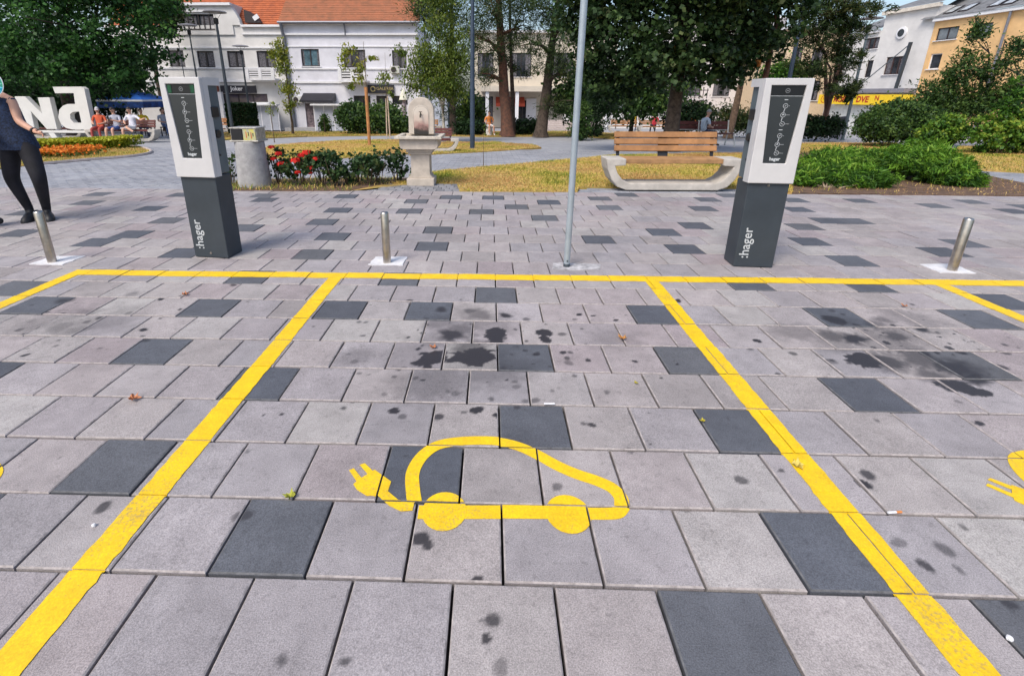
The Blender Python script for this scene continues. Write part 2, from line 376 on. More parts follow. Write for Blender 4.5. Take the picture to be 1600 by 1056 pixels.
# ------------------------------------------------------------------ yellow paint, broken at every paver joint
def paintmat():
    m, n, l, p = newmat('yellow_paint')
    g = n.new('ShaderNodeNewGeometry')
    a = n.new('ShaderNodeTexNoise'); a.inputs['Scale'].default_value = 150; a.inputs['Detail'].default_value = 4
    b = n.new('ShaderNodeTexNoise'); b.inputs['Scale'].default_value = 9; b.inputs['Detail'].default_value = 6; b.inputs['Roughness'].default_value = .75
    for q in (a, b): l.new(g.outputs['Position'], q.inputs['Vector'])
    cr = n.new('ShaderNodeValToRGB'); e = cr.color_ramp.elements
    e[0].position = .3; e[0].color = (.56, .345, .006, 1); e[1].position = .64; e[1].color = (.88, .59, .003, 1)
    ad = n.new('ShaderNodeMath'); ad.operation = 'MULTIPLY_ADD'; ad.inputs[1].default_value = .45
    l.new(a.outputs[0], ad.inputs[0])
    mm = n.new('ShaderNodeMath'); mm.operation = 'MULTIPLY'; mm.inputs[1].default_value = .55; l.new(b.outputs[0], mm.inputs[0]); l.new(mm.outputs[0], ad.inputs[2])
    l.new(ad.outputs[0], cr.inputs[0]); p.inputs['Roughness'].default_value = .6
    wz = n.new('ShaderNodeTexNoise'); wz.inputs['Scale'].default_value = 95; wz.inputs['Detail'].default_value = 5; wz.inputs['Roughness'].default_value = .7; l.new(g.outputs['Position'], wz.inputs['Vector'])
    wb = n.new('ShaderNodeTexNoise'); wb.inputs['Scale'].default_value = 2.6; wb.inputs['Detail'].default_value = 2; l.new(g.outputs['Position'], wb.inputs['Vector'])
    sm = n.new('ShaderNodeMath'); sm.operation = 'MULTIPLY_ADD'; sm.inputs[1].default_value = .55; l.new(wb.outputs[0], sm.inputs[0]); l.new(wz.outputs[0], sm.inputs[2])
    mr = n.new('ShaderNodeMapRange'); mr.inputs[1].default_value = .86; mr.inputs[2].default_value = 1.02; mr.inputs[3].default_value = 0; mr.inputs[4].default_value = .75; l.new(sm.outputs[0], mr.inputs[0])
    wx = n.new('ShaderNodeMix'); wx.data_type = 'RGBA'; l.new(mr.outputs[0], wx.inputs[0]); l.new(cr.outputs[0], wx.inputs[6]); wx.inputs[7].default_value = (.34, .25, .10, 1)
    l.new(wx.outputs[2], p.inputs['Base Color'])
    bp = n.new('ShaderNodeBump'); bp.inputs['Strength'].default_value = .3; bp.inputs['Distance'].default_value = .003
    l.new(a.outputs[0], bp.inputs['Height']); l.new(bp.outputs[0], p.inputs['Normal'])
    return m
M_paint = paintmat()
def paint(name, polys, label, cat, group=None, dx=0, joint=True, zoff=None):
    mb = MB(); seen = set()
    zoff = zoff or [(i % 9) * 1.2e-4 for i in range(len(polys))]
    for pi_, poly in enumerate(polys):
        poly = [(x + dx, y) for x, y in poly]
        x0, x1 = min(p[0] for p in poly), max(p[0] for p in poly); y0, y1 = min(p[1] for p in poly), max(p[1] for p in poly)
        for r in range(math.floor(y0 / T), math.floor(y1 / T) + 1):
            off = 0 if r % 2 == 0 else .5
            for c in range(math.floor(x0 / T - off), math.floor(x1 / T - off) + 1):
                g = .0036
                pc = clip(poly, (c + off) * T + g, (c + off + 1) * T - g, r * T + g, (r + 1) * T - g)
                if len(pc) < 3: continue
                z = TZ.get((c, r), 0) + .0026 + zoff[pi_]
                n = len(pc); o = len(mb.v)
                mb.v += [(x, y, z) for x, y in pc] + [(x, y, z - .0016) for x, y in pc]
                mb.f.append(tuple(range(o, o + n))); mb.mi.append(0)
                for i in range(n): j = (i + 1) % n; mb.f.append((o + i, o + n + i, o + n + j, o + j)); mb.mi.append(0)
        if joint:   # paint that ran into the joints
            o = len(mb.v); n = len(poly); mb.v += [(x, y, -.003) for x, y in poly]; mb.f.append(tuple(range(o, o + n))); mb.mi.append(0)
    ob = mb.build(name, M_paint); return tag(ob, label, cat, group)
def wob(x0, y0, x1, y1, wd, n=26, amp=.0014):
    """a hand-rolled painted strip with slightly uneven edges, as quads"""
    d = Vector((x1 - x0, y1 - y0)); L = d.length; d.normalize(); nn = Vector((-d.y, d.x)); out = []
    e = [(random.gauss(0, amp), random.gauss(0, amp)) for _ in range(n + 1)]
    P = [Vector((x0, y0)) + d * L * i / n for i in range(n + 1)]
    for i in range(n):
        a, b = P[i], P[i + 1]
        q = [a + nn * (wd / 2 + e[i][0]), b + nn * (wd / 2 + e[i + 1][0]), b - nn * (wd / 2 + e[i + 1][1]), a - nn * (wd / 2 + e[i][1])]
        out.append([(v.x, v.y) for v in q])
    return out
LX = (-3.395, -1.27, 1.222, 3.44)
paint('bay_line', wob(-3.445, .195, 7.5, .238, .118, 260), 'long yellow painted line running across the heads of all the bays', 'painted line')
for x, x2, lab in ((LX[0], -3.42, 'yellow bay line at the left edge, behind the leftmost steel bollard'), (LX[1], -1.265, 'yellow bay line left of the painted car symbol'), (LX[2], 1.185, 'yellow bay line right of the painted car symbol'), (LX[3], 3.40, 'short yellow bay line in front of the right-hand bollard')):
    paint('bay_line', wob(x, .195 + (x + 3.445) * .00393 - .0605, x2, -3.05, .104, 120), lab, 'painted line', 'side lines of the parking bays')
def ribbon(pts, wd):
    P = [Vector(p) for p in pts]; out = []
    N = []
    for i in range(len(P)):
        d = (P[min(i + 1, len(P) - 1)] - P[max(i - 1, 0)]).normalized(); N.append(Vector((-d.y, d.x)))
    ws = wd if hasattr(wd, '__len__') else [wd] * len(P)
    for i in range(len(P) - 1):
        q = [P[i] + N[i] * ws[i] / 2, P[i + 1] + N[i + 1] * ws[i + 1] / 2, P[i + 1] - N[i + 1] * ws[i + 1] / 2, P[i] - N[i] * ws[i] / 2]
        out.append([(a.x, a.y) for a in q])
    return out
def smoothpts(P, n=4):
    out = []
    for i in range(len(P) - 1):
        p0, p1, p2, p3 = (Vector(P[max(0, min(len(P) - 1, i + k))]) for k in (-1, 0, 1, 2))
        for j in range(n):
            t = j / n
            out.append(tuple(.5 * ((2 * p1) + (p2 - p0) * t + (2 * p0 - 5 * p1 + 4 * p2 - p3) * t * t + (3 * p1 - p0 - 3 * p2 + p3) * t ** 3)))
    out.append(tuple(P[-1])); return out
body_c = [(-0.309, -2.104), (-0.324, -2.044), (-0.337, -1.970), (-0.328, -1.905), (-0.301, -1.845), (-0.256, -1.799), (-0.186, -1.775), (-0.093, -1.764), (-0.001, -1.767), (0.080, -1.794), (0.152, -1.842), (0.219, -1.898), (0.289, -1.943), (0.358, -1.975), (0.410, -2.010), (0.432, -2.055), (0.426, -2.096)]
bot_c = [(-0.290, -2.144), (-0.200, -2.141), (0.002, -2.134), (0.233, -2.130)]
frt_c = [(0.301, -2.134), (0.369, -2.132), (0.405, -2.125), (0.431, -2.095)]
wheel_c = [(-0.200, -2.137), (0.232, -2.136)]
plug = [(-0.550, -2.025), (-0.530, -1.995), (-0.487, -1.948), (-0.459, -1.970), (-0.450, -2.083), (-0.465, -2.078), (-0.486, -2.080), (-0.530, -2.051)]
plug2 = [(-0.459, -1.970), (-0.411, -2.008), (-0.414, -2.056), (-0.369, -2.095), (-0.309, -2.104), (-0.311, -2.140), (-0.350, -2.145), (-0.396, -2.122), (-0.450, -2.074)]
pr1 = [(-0.585, -1.954), (-0.569, -1.944), (-0.525, -1.995), (-0.540, -2.012)]
pr2 = [(-0.551, -1.924), (-0.533, -1.915), (-0.488, -1.959), (-0.506, -1.975)]
r1, r2, r3 = ribbon(smoothpts(body_c), .052), ribbon(bot_c, .058), ribbon(smoothpts(frt_c), .05)
sym = r1 + r2 + r3 + [plug, plug2, pr1, pr2]
sz_ = [(i % 2) * 1e-4 for i in range(len(r1))] + [3e-4] * len(r2) + [5e-4 + (i % 2) * 1e-4 for i in range(len(r3))] + [2e-4, 7e-4, 4e-4, 4.5e-4, 9e-4, 1.1e-3]
for cx, cy in wheel_c: sym.append([(cx + .078 * math.cos(a), cy + .083 * math.sin(a)) for a in np.linspace(0, 2 * math.pi, 29)[:-1]])
nb = len(r1) + len(r2) + len(r3)
sym_r = [[(x - .06, y) for x, y in q] if (k < nb or k >= nb + 4) else q for k, q in enumerate(sym)]     # this stencil was set closer to its plug
for dx, sy_, lab in ((0, sym, 'yellow painted electric car with plug symbol in the middle bay'), (2.397, sym_r, 'yellow painted plug and car symbol cut off at the right edge'), (-2.35, sym, 'yellow painted car symbol cut off at the left edge')):
    paint('car_symbol', sy_, lab, 'painted symbol', 'electric car symbols in the bays', dx, joint=False, zoff=sz_)
# ------------------------------------------------------------------ things on the plaza
M_white = mat('white_powder_coat', (.56, .555, .56), .45, var=.05, scale=4)
M_anth = mat('anthracite_steel', (.035, .046, .058), .5, var=.14, scale=3, bump=.05, bscale=200)
M_gside = mat('grey_steel_side', (.09, .12, .14), .45, var=.12, scale=3)
M_panel = mat('display_panel', (.032, .038, .042), .28, var=.06)
M_gloss = mat('black_glass', (.007, .008, .009), .4, var=.02)
M_green = mat('green_glass', (.004, .07, .03), .3, var=.3, scale=20)
M_ink = mat('light_grey_print', (.5, .53, .55), .6, var=.05)
M_blackp = mat('black_plastic', (.012, .012, .014), .45, var=.1)
M_steel = mat('brushed_steel', (.52, .48, .43), .28, metal=1, var=.18, scale=14)
M_conc = mat('concrete', (.34, .335, .335), .9, var=.16, scale=9, bump=.4, bscale=70)
M_pad = mat('white_cement', (.62, .62, .64), .9, var=.12, scale=12, bump=.3, bscale=80)
M_stone = mat('pale_limestone', (.47, .415, .355), .8, var=.12, scale=7, bump=.25, bscale=60)
M_stone_d = mat('wet_stained_stone', (.20, .11, .10), .6, var=.5, scale=9, c2=(.045, .035, .03))
M_galv = mat('galvanised_steel', (.36, .42, .47), .45, metal=.35, var=.1, scale=5)
M_dpost = mat('dark_blue_post_paint', (.03, .05, .085), .45, var=.15, scale=4)

def charger(loc, rz, label, green):
    t = thing('charging_station', loc, label, 'charging station', rz, 'charging stations at the bay heads')
    W, D, H, zb = .318, .215, 1.5, .72
    # local: front face towards -Y, origin at the front bottom edge middle
    mb = MB().box((0, D / 2, .36 + .004), (W, D, .72)); mb.build('lower_body', M_anth, t, bevel=.008)
    box('base_plinth', (0, D / 2 + .004, .005), (W - .02, D - .02, .012), M_blackp, t, 0)
    up = MB().box((0, D / 2 + .012, (zb + H) / 2 - .012), (W - .006, D - .02, H - zb - .05)); up.build('upper_body', M_gside, t, bevel=.005)
    # white shroud: a frame round the front, top and the front part of the sides
    w2 = .347; prof_out = [(-w2 / 2, zb - .005), (w2 / 2, zb - .005), (w2 / 2, H), (-w2 / 2, H)]
    it, ib, zt, zbm = .048, .088, H - .05, .872
    hole = [(-w2 / 2 + ib, zbm), (w2 / 2 - ib, zbm), (w2 / 2 - it, zt), (-w2 / 2 + it, zt)]
    y0, y1 = -.022, .014
    sh = MB(); V = [(x, y0, z) for x, z in prof_out] + [(x, y0, z) for x, z in hole] + [(x, y1, z) for x, z in prof_out] + [(x, y1, z) for x, z in hole]
    F = []
    for i in range(4):
        j = (i + 1) % 4
        F += [(i, j, 4 + j, 4 + i), (8 + j, 8 + i, 12 + i, 12 + j), (i, 8 + i, 8 + j, j), (4 + j, 12 + j, 12 + i, 4 + i)]
    sh.add(V, F); fr = sh.build('front_cover', M_white, t, bevel=.006)
    tp = MB()
    tp.prism([(.0145, zb - .003), (.075, zb - .003), (.075, H - .06), (D + .015, H - .06), (D + .015, H), (.0145, H)], -w2 / 2, -w2 / 2 + .016, 'x')
    tp.prism([(.0145, zb - .003), (.075, zb - .003), (.075, H - .06), (D + .015, H - .06), (D + .015, H), (.0145, H)], w2 / 2 - .016, w2 / 2, 'x')
    tp.box((0, D / 2 + .0145, H - .012), (w2 - .034, D, .02)); tp.build('hood', M_white, t)
    # display panel in the hole, with printed steps and a reader window on top
    def hx(z, s): k = (zt - z) / (zt - zbm); return s * (w2 / 2 - it - (ib - it) * k)
    e = .003
    pn = MB().prism([(hx(zbm, -1) + e, zbm + e), (hx(zbm, 1) - e, zbm + e), (hx(1.372, 1) - e, 1.372), (hx(1.372, -1) + e, 1.372)], -.012, .0, 'y').build('display_panel', M_panel, t)
    rd = MB().prism([(hx(1.376, -1) + e, 1.376), (hx(1.376, 1) - e, 1.376), (hx(zt, 1) - e, zt - e), (hx(zt, -1) + e, zt - e)], -.012, .0, 'y').build('card_reader', M_gloss, t, bevel=.002)
    MB().box((0, -.0128, 1.374), (2 * hx(1.374, 1) - .01, .002, .003)).build('divider_strip', M_ink, t)
    def ring(cx, cz, r, wd=.0028, n=20):
        m = MB(); o = 0
        for k in range(n):
            a = 2 * math.pi * k / n
            m.v += [(cx + (r - wd) * math.cos(a), -.0135, cz + (r - wd) * math.sin(a)), (cx + r * math.cos(a), -.0135, cz + r * math.sin(a))]
        for k in range(n): j = (k + 1) % n; m.f.append((2 * k, 2 * k + 1, 2 * j + 1, 2 * j)); m.mi.append(0)
        return m
    r0 = ring(0, 1.412, .017, .004); r0.box((0, -.0135, 1.412), (.012, .001, .006), 0)
    r0.build('reader_symbol', mat('dim_print', (.2, .21, .22), .5), rd)
    if green:
        for s in (-1, 1):
            MB().box((s * .098, -.0135, 1.412), (.034, .003, .06)).build('status_light', M_green, rd, bevel=.001)
    pr = MB()
    for gi, (ztop) in enumerate((1.335, 1.115)):
        pr.box((.002, -.0132, ztop + .012), (.026, .001, .005))
        for k in range(3):
            cz = ztop - .032 - k * .066; cx = .004 - (k % 2) * .006
            m = ring(cx, cz, .018); pr.add(m.v, m.f)
            pr.box((cx, -.0133, cz), (.018, .001, .003), rot=Euler((0, R(-50 + 40 * k), 0)))
            if k == 1: pr.box((cx, -.0133, cz + .003), (.008, .001, .012))
            if k < 2: pr.box((cx - .003, -.0132, cz - .033), (.004, .001, .026), rot=Euler((0, R(12), 0)))
            if k: pr.box((cx + .034, -.0132, cz), (.03, .001, .002))
            else: pr.box((cx + .027, -.0132, cz), (.008, .001, .002))
    pr.build('printed_steps', M_ink, pn)['kind'] = 'stuff'
    text_mesh('lettering', 'hager', .036, M_ink, pn, (.0, -.0134, .905), (R(90), 0, 0), .0005, bold=.0012)
    text_mesh('lettering', ':hager', .108, M_ink, t, (-.088, -.0015, .212), (R(90), R(-90), 0), .0008, bold=.0006)
    for s in (-1, 1):      # socket flaps on both sides
        MB().box((s * (W / 2 + .006), .115, 1.235), (.03, .10, .085)).build('socket_flap', M_blackp, t, bevel=.01)
        so = MB(); so.lathe([(.001, 0), (.034, 0), (.034, .016), (.03, .02), (.001, .02)], 18)
        so.v = [(s * (W / 2 - .004) + s * z, .125 + x, 1.06 + y) for x, y, z in so.v]; so.build('socket', M_blackp, t, smooth=True)
        ky = MB(); ky.lathe([(.001, 0), (.009, 0), (.009, .005), (.001, .005)], 12); ky.v = [(s * (W / 2 - .004) + s * z, .12 + x, .885 + y) for x, y, z in ky.v]; ky.build('key_lock', M_blackp, t)
    sc = MB(); sc.lathe([(.001, 0), (.011, 0), (.009, .005), (.001, .005)], 14); sc.v = [(.0 + x, -z, (.045 if green else .695) + y) for x, y, z in sc.v]
    sc.build('bolt', M_steel, t, smooth=True)
    return t
pl, pr_ = (-2.51, 0.607), (2.18, 0.528)
charger((pl[0], pl[1], 0), R(-6), 'charging station left of centre with a green lit strip beside the concrete litter bin', True)
charger((pr_[0], pr_[1], 0), R(-4), 'charging station on the right in front of the juniper bed', False)

def bollard(p, label):
    t = thing('bollard', (p[0], p[1], 0), label, 'bollard', 0, 'steel bollards along the bay line')
    m = MB(); m.lathe([(.034, 0), (.034, .438), (.031, .446), (.024, .45), (.001, .4505)], 24); m.build('post', M_steel, t, smooth=True)
    m = MB(); n = 14; pts = []
    for k in range(4):
        a, b = [(-.15, -.06), (.14, -.07), (.15, .17), (-.14, .15)][k], [(-.15, -.06), (.14, -.07), (.15, .17), (-.14, .15)][(k + 1) % 4]
        for j in range(5): u = j / 5; pts.append((a[0] + (b[0] - a[0]) * u + random.gauss(0, .005), a[1] + (b[1] - a[1]) * u + random.gauss(0, .005)))
    m.prism(pts, -.02, .0055, 'z'); m.build('cement_patch', M_pad, t)
bollard((-3.81, 0.434), 'steel bollard at the left edge in front of the walking woman')
bollard((-0.931, 0.527), 'steel bollard near the centre, in front of the drinking fountain')
bollard((3.81, 0.509), 'steel bollard at the far right on a white cement patch')

p = (0.604, 0.484)
t = thing('sign_post', (p[0], p[1], 0), 'tall pale blue galvanised pole rising out of the picture', 'pole')
m = MB(); m.lathe([(.026, 0), (.026, 3.2)], 20); m.build('tube', M_galv, t, smooth=True)
m = MB(); m.lathe([(.0275, .0), (.0275, .03), (.026, .032)], 20); m.build('collar', M_anth, t, smooth=True)
m = MB(); m.box((0, -.027, .06), (.012, .008, .012)); m.build('bolt', M_anth, t)
m = MB(); m.prism([(-.13, -.07), (.05, -.09), (.27, -.06), (.3, .06), (.1, .09), (-.1, .1)], -.01, .0055, 'z'); m.build('cement_patch', mat('worn_cement', (.40, .39, .40), .9, var=.35, scale=14), t)

# litter bin of concrete with a steel ring box on top
p = (-3.78, 4.25)
t = thing('litter_bin', (p[0], p[1], zg(p[1])), 'round concrete litter bin with a steel top and a yellow sticker', 'litter bin')
m = MB(); m.lathe([(.001, 0), (.25, 0), (.25, .05), (.215, .69), (.205, .70), (.18, .70), (.175, .3), (.001, .29)], 40); m.build('concrete_body', M_conc, t, smooth=True)
m = MB(); 
for s in (-1, 1): m.box((s * .19, 0, .81), (.02, .3, .2))
m.box((0, 0, .905), (.42, .34, .02)); m.box((0, 0, .715), (.44, .36, .025)); m.box((0, .15, .81), (.38, .015, .18))
m.build('steel_top', mat('worn_steel', (.5, .48, .44), .4, metal=.7, var=.25, scale=20), t, bevel=.004, seg=1)
MB().box((-.1, -.158, .81), (.17, .012, .165)).build('opening', M_blackp, t)
st = MB().box((.09, -.16, .81), (.19, .008, .16)).build('sticker', mat('yellow_sticker', (.62, .55, .07), .6, var=.5, scale=16, c2=(.35, .37, .33)), t)
for i, (dx, dz, hh) in enumerate(((-.045, .0, .09), (-.01, .01, .06), (.03, -.01, .09), (.058, .0, .05))): MB().box((.09 + dx, -.1652, .81 + dz), (.012, .002, hh), ).build('lettering', M_blackp if i % 2 else mat('red_print', (.5, .08, .05), .6), st)

# drinking fountain
p = (-1.17, 4.43)
fz = zg(p[1])
t = thing('drinking_fountain', (p[0], p[1] + .2, fz), 'pale stone drinking fountain with arched back slab and square basin on a pillar', 'fountain')
m = MB(); m.box((0, 0, .06), (.44, .42, .12)); m.build('plinth', M_stone, t, bevel=.012)
m = MB(); m.prism([(-.2, .12), (.2, .12), (.16, .17), (.15, .2), (.15, .5), (-.15, .5), (-.15, .2), (-.16, .17)], -.15, .15, 'y'); m.build('pillar', M_stone, t, bevel=.006)
m = MB()
for w_, z0, z1 in ((.37, .50, .535), (.42, .535, .585)): m.box((0, 0, (z0 + z1) / 2), (w_, w_, z1 - z0))
m.build('neck_moulding', M_stone, t, bevel=.01)
m = MB(); m.prism([(-.235, .585), (.235, .585), (.285, .60), (.30, .64), (.30, .745), (-.30, .745), (-.30, .64), (-.285, .60)], -.28, .28, 'y'); m.build('basin', M_stone, t, bevel=.008)
m = MB()
for s in (-1, 1): m.box((s * .325, 0, .768), (.08, .70, .045)); m.box((0, s * .31, .768), (.57, .08, .045))
m.box((0, 0, .752), (.57, .54, .012)); m.build('basin_rim', mat('worn_limestone_rim', (.52, .47, .40), .85, var=.16, scale=8, bump=.3, bscale=60), t, bevel=.006, seg=1)
ar = [(-.205, .79), (.205, .79), (.205, 1.16)] + [(.205 * math.cos(a), 1.16 + .2 * math.sin(a)) for a in np.linspace(0, math.pi, 19)[1:-1]] + [(-.205, 1.16)]
m = MB(); m.prism(ar, .12, .27, 'y'); bk = m.build('back_slab', M_stone, t, bevel=.012)
ai = [(-.135, .79), (.135, .79), (.135, 1.12)] + [(.135 * math.cos(a), 1.12 + .12 * math.sin(a)) for a in np.linspace(0, math.pi, 15)[1:-1]] + [(-.135, 1.12)]
m = MB(); n = len(ai)
for k, (x, z) in enumerate(ai): m.v += [(x, .119, z), (x * .88, .111, .79 + (z - .79) * .965)]
for k in range(1, n): m.f.append((2 * k, 2 * k + 1, (2 * k + 3) % (2 * n), (2 * k + 2) % (2 * n))); m.mi.append(0)
m.build('arched_moulding', mat('limestone_dark', (.47, .42, .36), .85, var=.15), bk)
def stainmat():
    mm, n, l, p_ = newmat('algae_and_rust_stain')
    tc = n.new('ShaderNodeTexCoord'); nz = n.new('ShaderNodeTexNoise'); nz.inputs['Scale'].default_value = 9; nz.inputs['Detail'].default_value = 5
    l.new(tc.outputs['Object'], nz.inputs['Vector'])
    sx = n.new('ShaderNodeSeparateXYZ'); l.new(tc.outputs['Object'], sx.inputs[0])
    ad = n.new('ShaderNodeMath'); ad.operation = 'MULTIPLY_ADD'; ad.inputs[1].default_value = .22; l.new(nz.outputs[0], ad.inputs[0]); l.new(sx.outputs['Z'], ad.inputs[2])
    mr = n.new('ShaderNodeMapRange'); mr.inputs[1].default_value = .93; mr.inputs[2].default_value = 1.24; l.new(ad.outputs[0], mr.inputs[0])
    cr = n.new('ShaderNodeValToRGB'); e = cr.color_ramp.elements
    e[0].color = (.02, .018, .016, 1); e[1].color = (.57, .51, .44, 1)
    for q, c in ((.14, (.05, .035, .03)), (.3, (.30, .17, .15)), (.62, (.50, .40, .34))): k = e.new(q); k.color = (*c, 1)
    l.new(mr.outputs[0], cr.inputs[0]); l.new(cr.outputs[0], p_.inputs['Base Color']); p_.inputs['Roughness'].default_value = .7
    return mm
m = MB(); m.prism([(x * .87, .79 + (z - .79) * .96) for x, z in ai], .112, .1185, 'y'); m.build('spout_panel', stainmat(), bk)
m = MB(); m.tube([(0, .12, 1.1), (0, .06, 1.1), (0, .035, 1.085), (0, .03, 1.05)], .012, 10); m.tube([(0, .07, 1.1), (0, .07, 1.135)], .008, 8); m.tube([(-.025, .07, 1.137), (.025, .07, 1.137)], .006, 8)
m.build('tap', mat('dark_brass', (.06, .05, .04), .4, metal=.6), t, smooth=True)
# paved apron under the fountain
m = MB(); ap = [(-1.77, 3.78), (-1.79, 4.56), (-0.61, 4.63), (-0.5, 3.85)]
a0, a1 = min(q[0] for q in ap), max(q[0] for q in ap)
apron = thing('fountain_apron', (0, 0, 0), 'small dark grey paved apron under the drinking fountain', 'paving'); apron['kind'] = 'structure'
y0, y1 = YE + .02, ap[1][1] + .12
k = 0
for j in range(4):
    for i in range(11):
        dx = (a1 - a0) / 10.5; x = a0 + (i + (.5 if j % 2 else 0)) * dx; dy = (y1 - y0) / 4; y = y0 + (j + .5) * dy
        if x > a1 or x < a0 + .06: continue
        MB().box((x, y, zg(y) - .02 + random.gauss(0, .001)), (dx - .008, dy - .008, .05)).build('paver', mat('apron_grey', (.235, .235, .25), .85, var=.15) if (i + j) % 4 else mat('apron_dark', (.16, .165, .18), .85), apron, bevel=.003, seg=1)

# benches: a cast concrete cradle that carries timber slats
M_wood = mat('oiled_timber', (.33, .16, .06), .6, var=.22, scale=5, bump=.15, bscale=40)
M_wood2 = mat('oiled_timber_seat', (.36, .20, .085), .6, var=.22, scale=5, bump=.15, bscale=40)
M_cradle = mat('pale_cast_concrete', (.45, .42, .38), .85, var=.14, scale=6, bump=.3, bscale=60)
def cradle_outline(L):
    h = L / 2; o = []
    for s in (1,):
        o += [(-h + .34, 0)]
        o += [(h - .34, 0), (h - .2, .05), (h - .1, .16), (h - .03, .32), (h, .475), (h - .3, .475), (h - .3, .375), (h - .14, .365), (h - .19, .25), (h - .27, .16), (h - .38, .105)]
        o += [(-h + .38, .105), (-h + .27, .16), (-h + .19, .25), (-h + .14, .365), (-h + .3, .375), (-h + .3, .475), (-h, .475), (-h + .03, .32), (-h + .1, .16), (-h + .2, .05)]
    return o
def bench(loc, rz, label, L=2.08, wood=None, back=True):
    t = thing('park_bench', loc, label, 'bench', rz, 'concrete and timber park benches')
    m = MB(); m.prism(cradle_outline(L), 0, .42, 'y'); m.build('concrete_cradle', M_cradle, t, bevel=.015, seg=2)
    sl = L - .42
    for k in range(4): MB().box((.0, .035 + .055 + k * .1, .435), (sl - .02 * (k % 2), .09, .07)).build('seat_slat', wood or M_wood2, t, bevel=.006, seg=1)
    if back:
        for s in (-1, 1):
            m = MB(); m.bar((s * (sl / 2 - .08), .475, .4), (s * (sl / 2 - .08), .605, .84), .05, .02); m.build('back_bracket', M_blackp, t)
        m = MB(); m.bar((-.03, .49, .45), (-.03, .598, .82), .16, .01); m.build('middle_bracket', M_blackp, t)
        for k in range(3):
            z = .585 + k * .103; MB().box((0, .445 + (z - .42) * .3, z), (sl - .03, .035, .09), rot=Euler((R(-16), 0, 0))).build('back_slat', wood or M_wood, t, bevel=.006, seg=1)
    return t
p = (2.75, 4.16)
bench((p[0], p[1], zg(p[1]) + .004), R(1), 'large timber bench on a curved concrete cradle beside the tall pole')
# ------------------------------------------------------------------ lawns, beds and path pavers
M_lawn = mat('dry_lawn_soil', (.46, .29, .09), .95, var=.35, scale=2.6, c2=(.26, .21, .05), bump=.5, bscale=25)
M_soil = mat('bed_soil', (.13, .075, .045), .95, var=.4, scale=7, bump=.6, bscale=30)
M_kerb = mat('pinkish_kerb', (.42, .36, .34), .9, var=.15, scale=6)
LAWNS = dict(
    front=[(-2.16, 3.81), (-1.81, 4.56), (-1.45, 5.08), (-1.55, 5.73), (-0.93, 6.91), (0.46, 8.13), (1.83, 9.43), (3.57, 11.28), (6.58, 12.31), (9.91, 13.17), (4.47, 3.98), (3.76, 3.98), (4.00, 4.53), (1.38, 4.45), (1.26, 3.90), (-0.5, 3.85), (-0.6, 4.71), (-1.80, 4.60)],
    island=[(-2.35, 10.78), (-1.32, 11.62), (0.24, 12.88), (1.79, 14.71), (1.63, 16.74), (0.06, 18.29), (-1.87, 18.34), (-3.20, 16.23)],
    middle=[(-7.33, 12.19), (-8.02, 14.48), (-7.76, 16.90), (-6.01, 19.29), (-3.83, 20.17), (-2.34, 18.84), (-2.46, 11.52), (-3.62, 10.00), (-4.76, 9.29), (-6.32, 9.78)],
    far=[(-12.50, 18.81), (-9.85, 23.47), (-4.75, 26.05), (-0.26, 24.36), (4.89, 25.97), (6.24, 22.44), (8.26, 30.18), (6.19, 33.87), (-3.09, 33.04), (-17.84, 28.51)],
    right=[(9.93, 13.17), (13.40, 18.99), (17.93, 19.49), (15.91, 16.10), (15.08, 13.63)],
    corner=[(14.58, 13.01), (18.65, 17.19), (23.21, 16.42), (12.23, 6.84), (11.12, 7.24), (10.57, 7.70)],
    bed_grass=[(-10.38, 5.26), (-10.24, 7.49), (-10.01, 8.69), (-9.74, 10.04), (-10.42, 11.62), (-12.27, 13.68), (-15.42, 15.82), (-18.89, 15.44), (-18.85, 12.34)])
SOILS = dict(juniper_bed=[(4.46, 3.95), (9.75, 12.87), (14.81, 13.31), (9.87, 6.92), (9.27, 5.39), (10.65, 4.77), (9.45, 3.80), (7.72, 3.86), (5.93, 3.90)], rose_bed=[(-4.03, 3.78), (-4.30, 4.65), (-4.05, 5.09), (-2.88, 5.35), (-1.55, 5.44), (-1.45, 5.08), (-1.81, 4.53), (-2.17, 3.82)])
def sheet(name, poly, m, dz, label, cat, kind='structure'):
    mb = MB(); n = len(poly); o = 0
    mb.v = [(x, y, zg(y) + dz) for x, y in poly] + [(x, y, zg(y) - .05) for x, y in poly]
    mb.f = [tuple(range(n))] + [(i, n + i, n + (i + 1) % n, (i + 1) % n) for i in range(n)]; mb.mi = [0] * (n + 1)
    return tag(mb.build(name, m), label, cat, kind=kind)
for k, lab in (('front', 'dry yellow lawn behind the large timber bench'), ('island', 'small grass island with the dark blue lamp post'), ('middle', 'dry lawn between the two paths behind the roses'), ('far', 'far strip of lawn in front of the white building'), ('right', 'dry lawn strip behind the junipers'), ('corner', 'lawn at the right edge below the bushes'), ('bed_grass', 'grass around the flower bed by the white letters')):
    sheet('lawn', LAWNS[k], M_lawn, .008, lab, 'lawn')
sheet('soil_bed', SOILS['juniper_bed'], M_soil, .012, 'bare brown soil under the junipers', 'soil'); sheet('soil_bed', SOILS['rose_bed'], M_soil, .012, 'brown soil of the rose bed', 'soil')
# kerb of the round flower bed
kb = [(x, y) for x, y in LAWNS['bed_grass'][1:7]]
kp = smoothpts(kb, 6); m = MB(); m.tube([gp(q, .0) for q in kp], .05, 6); tag(m.build('kerb', M_kerb), 'pinkish kerb around the flower bed on the left', 'kerb', kind='structure')
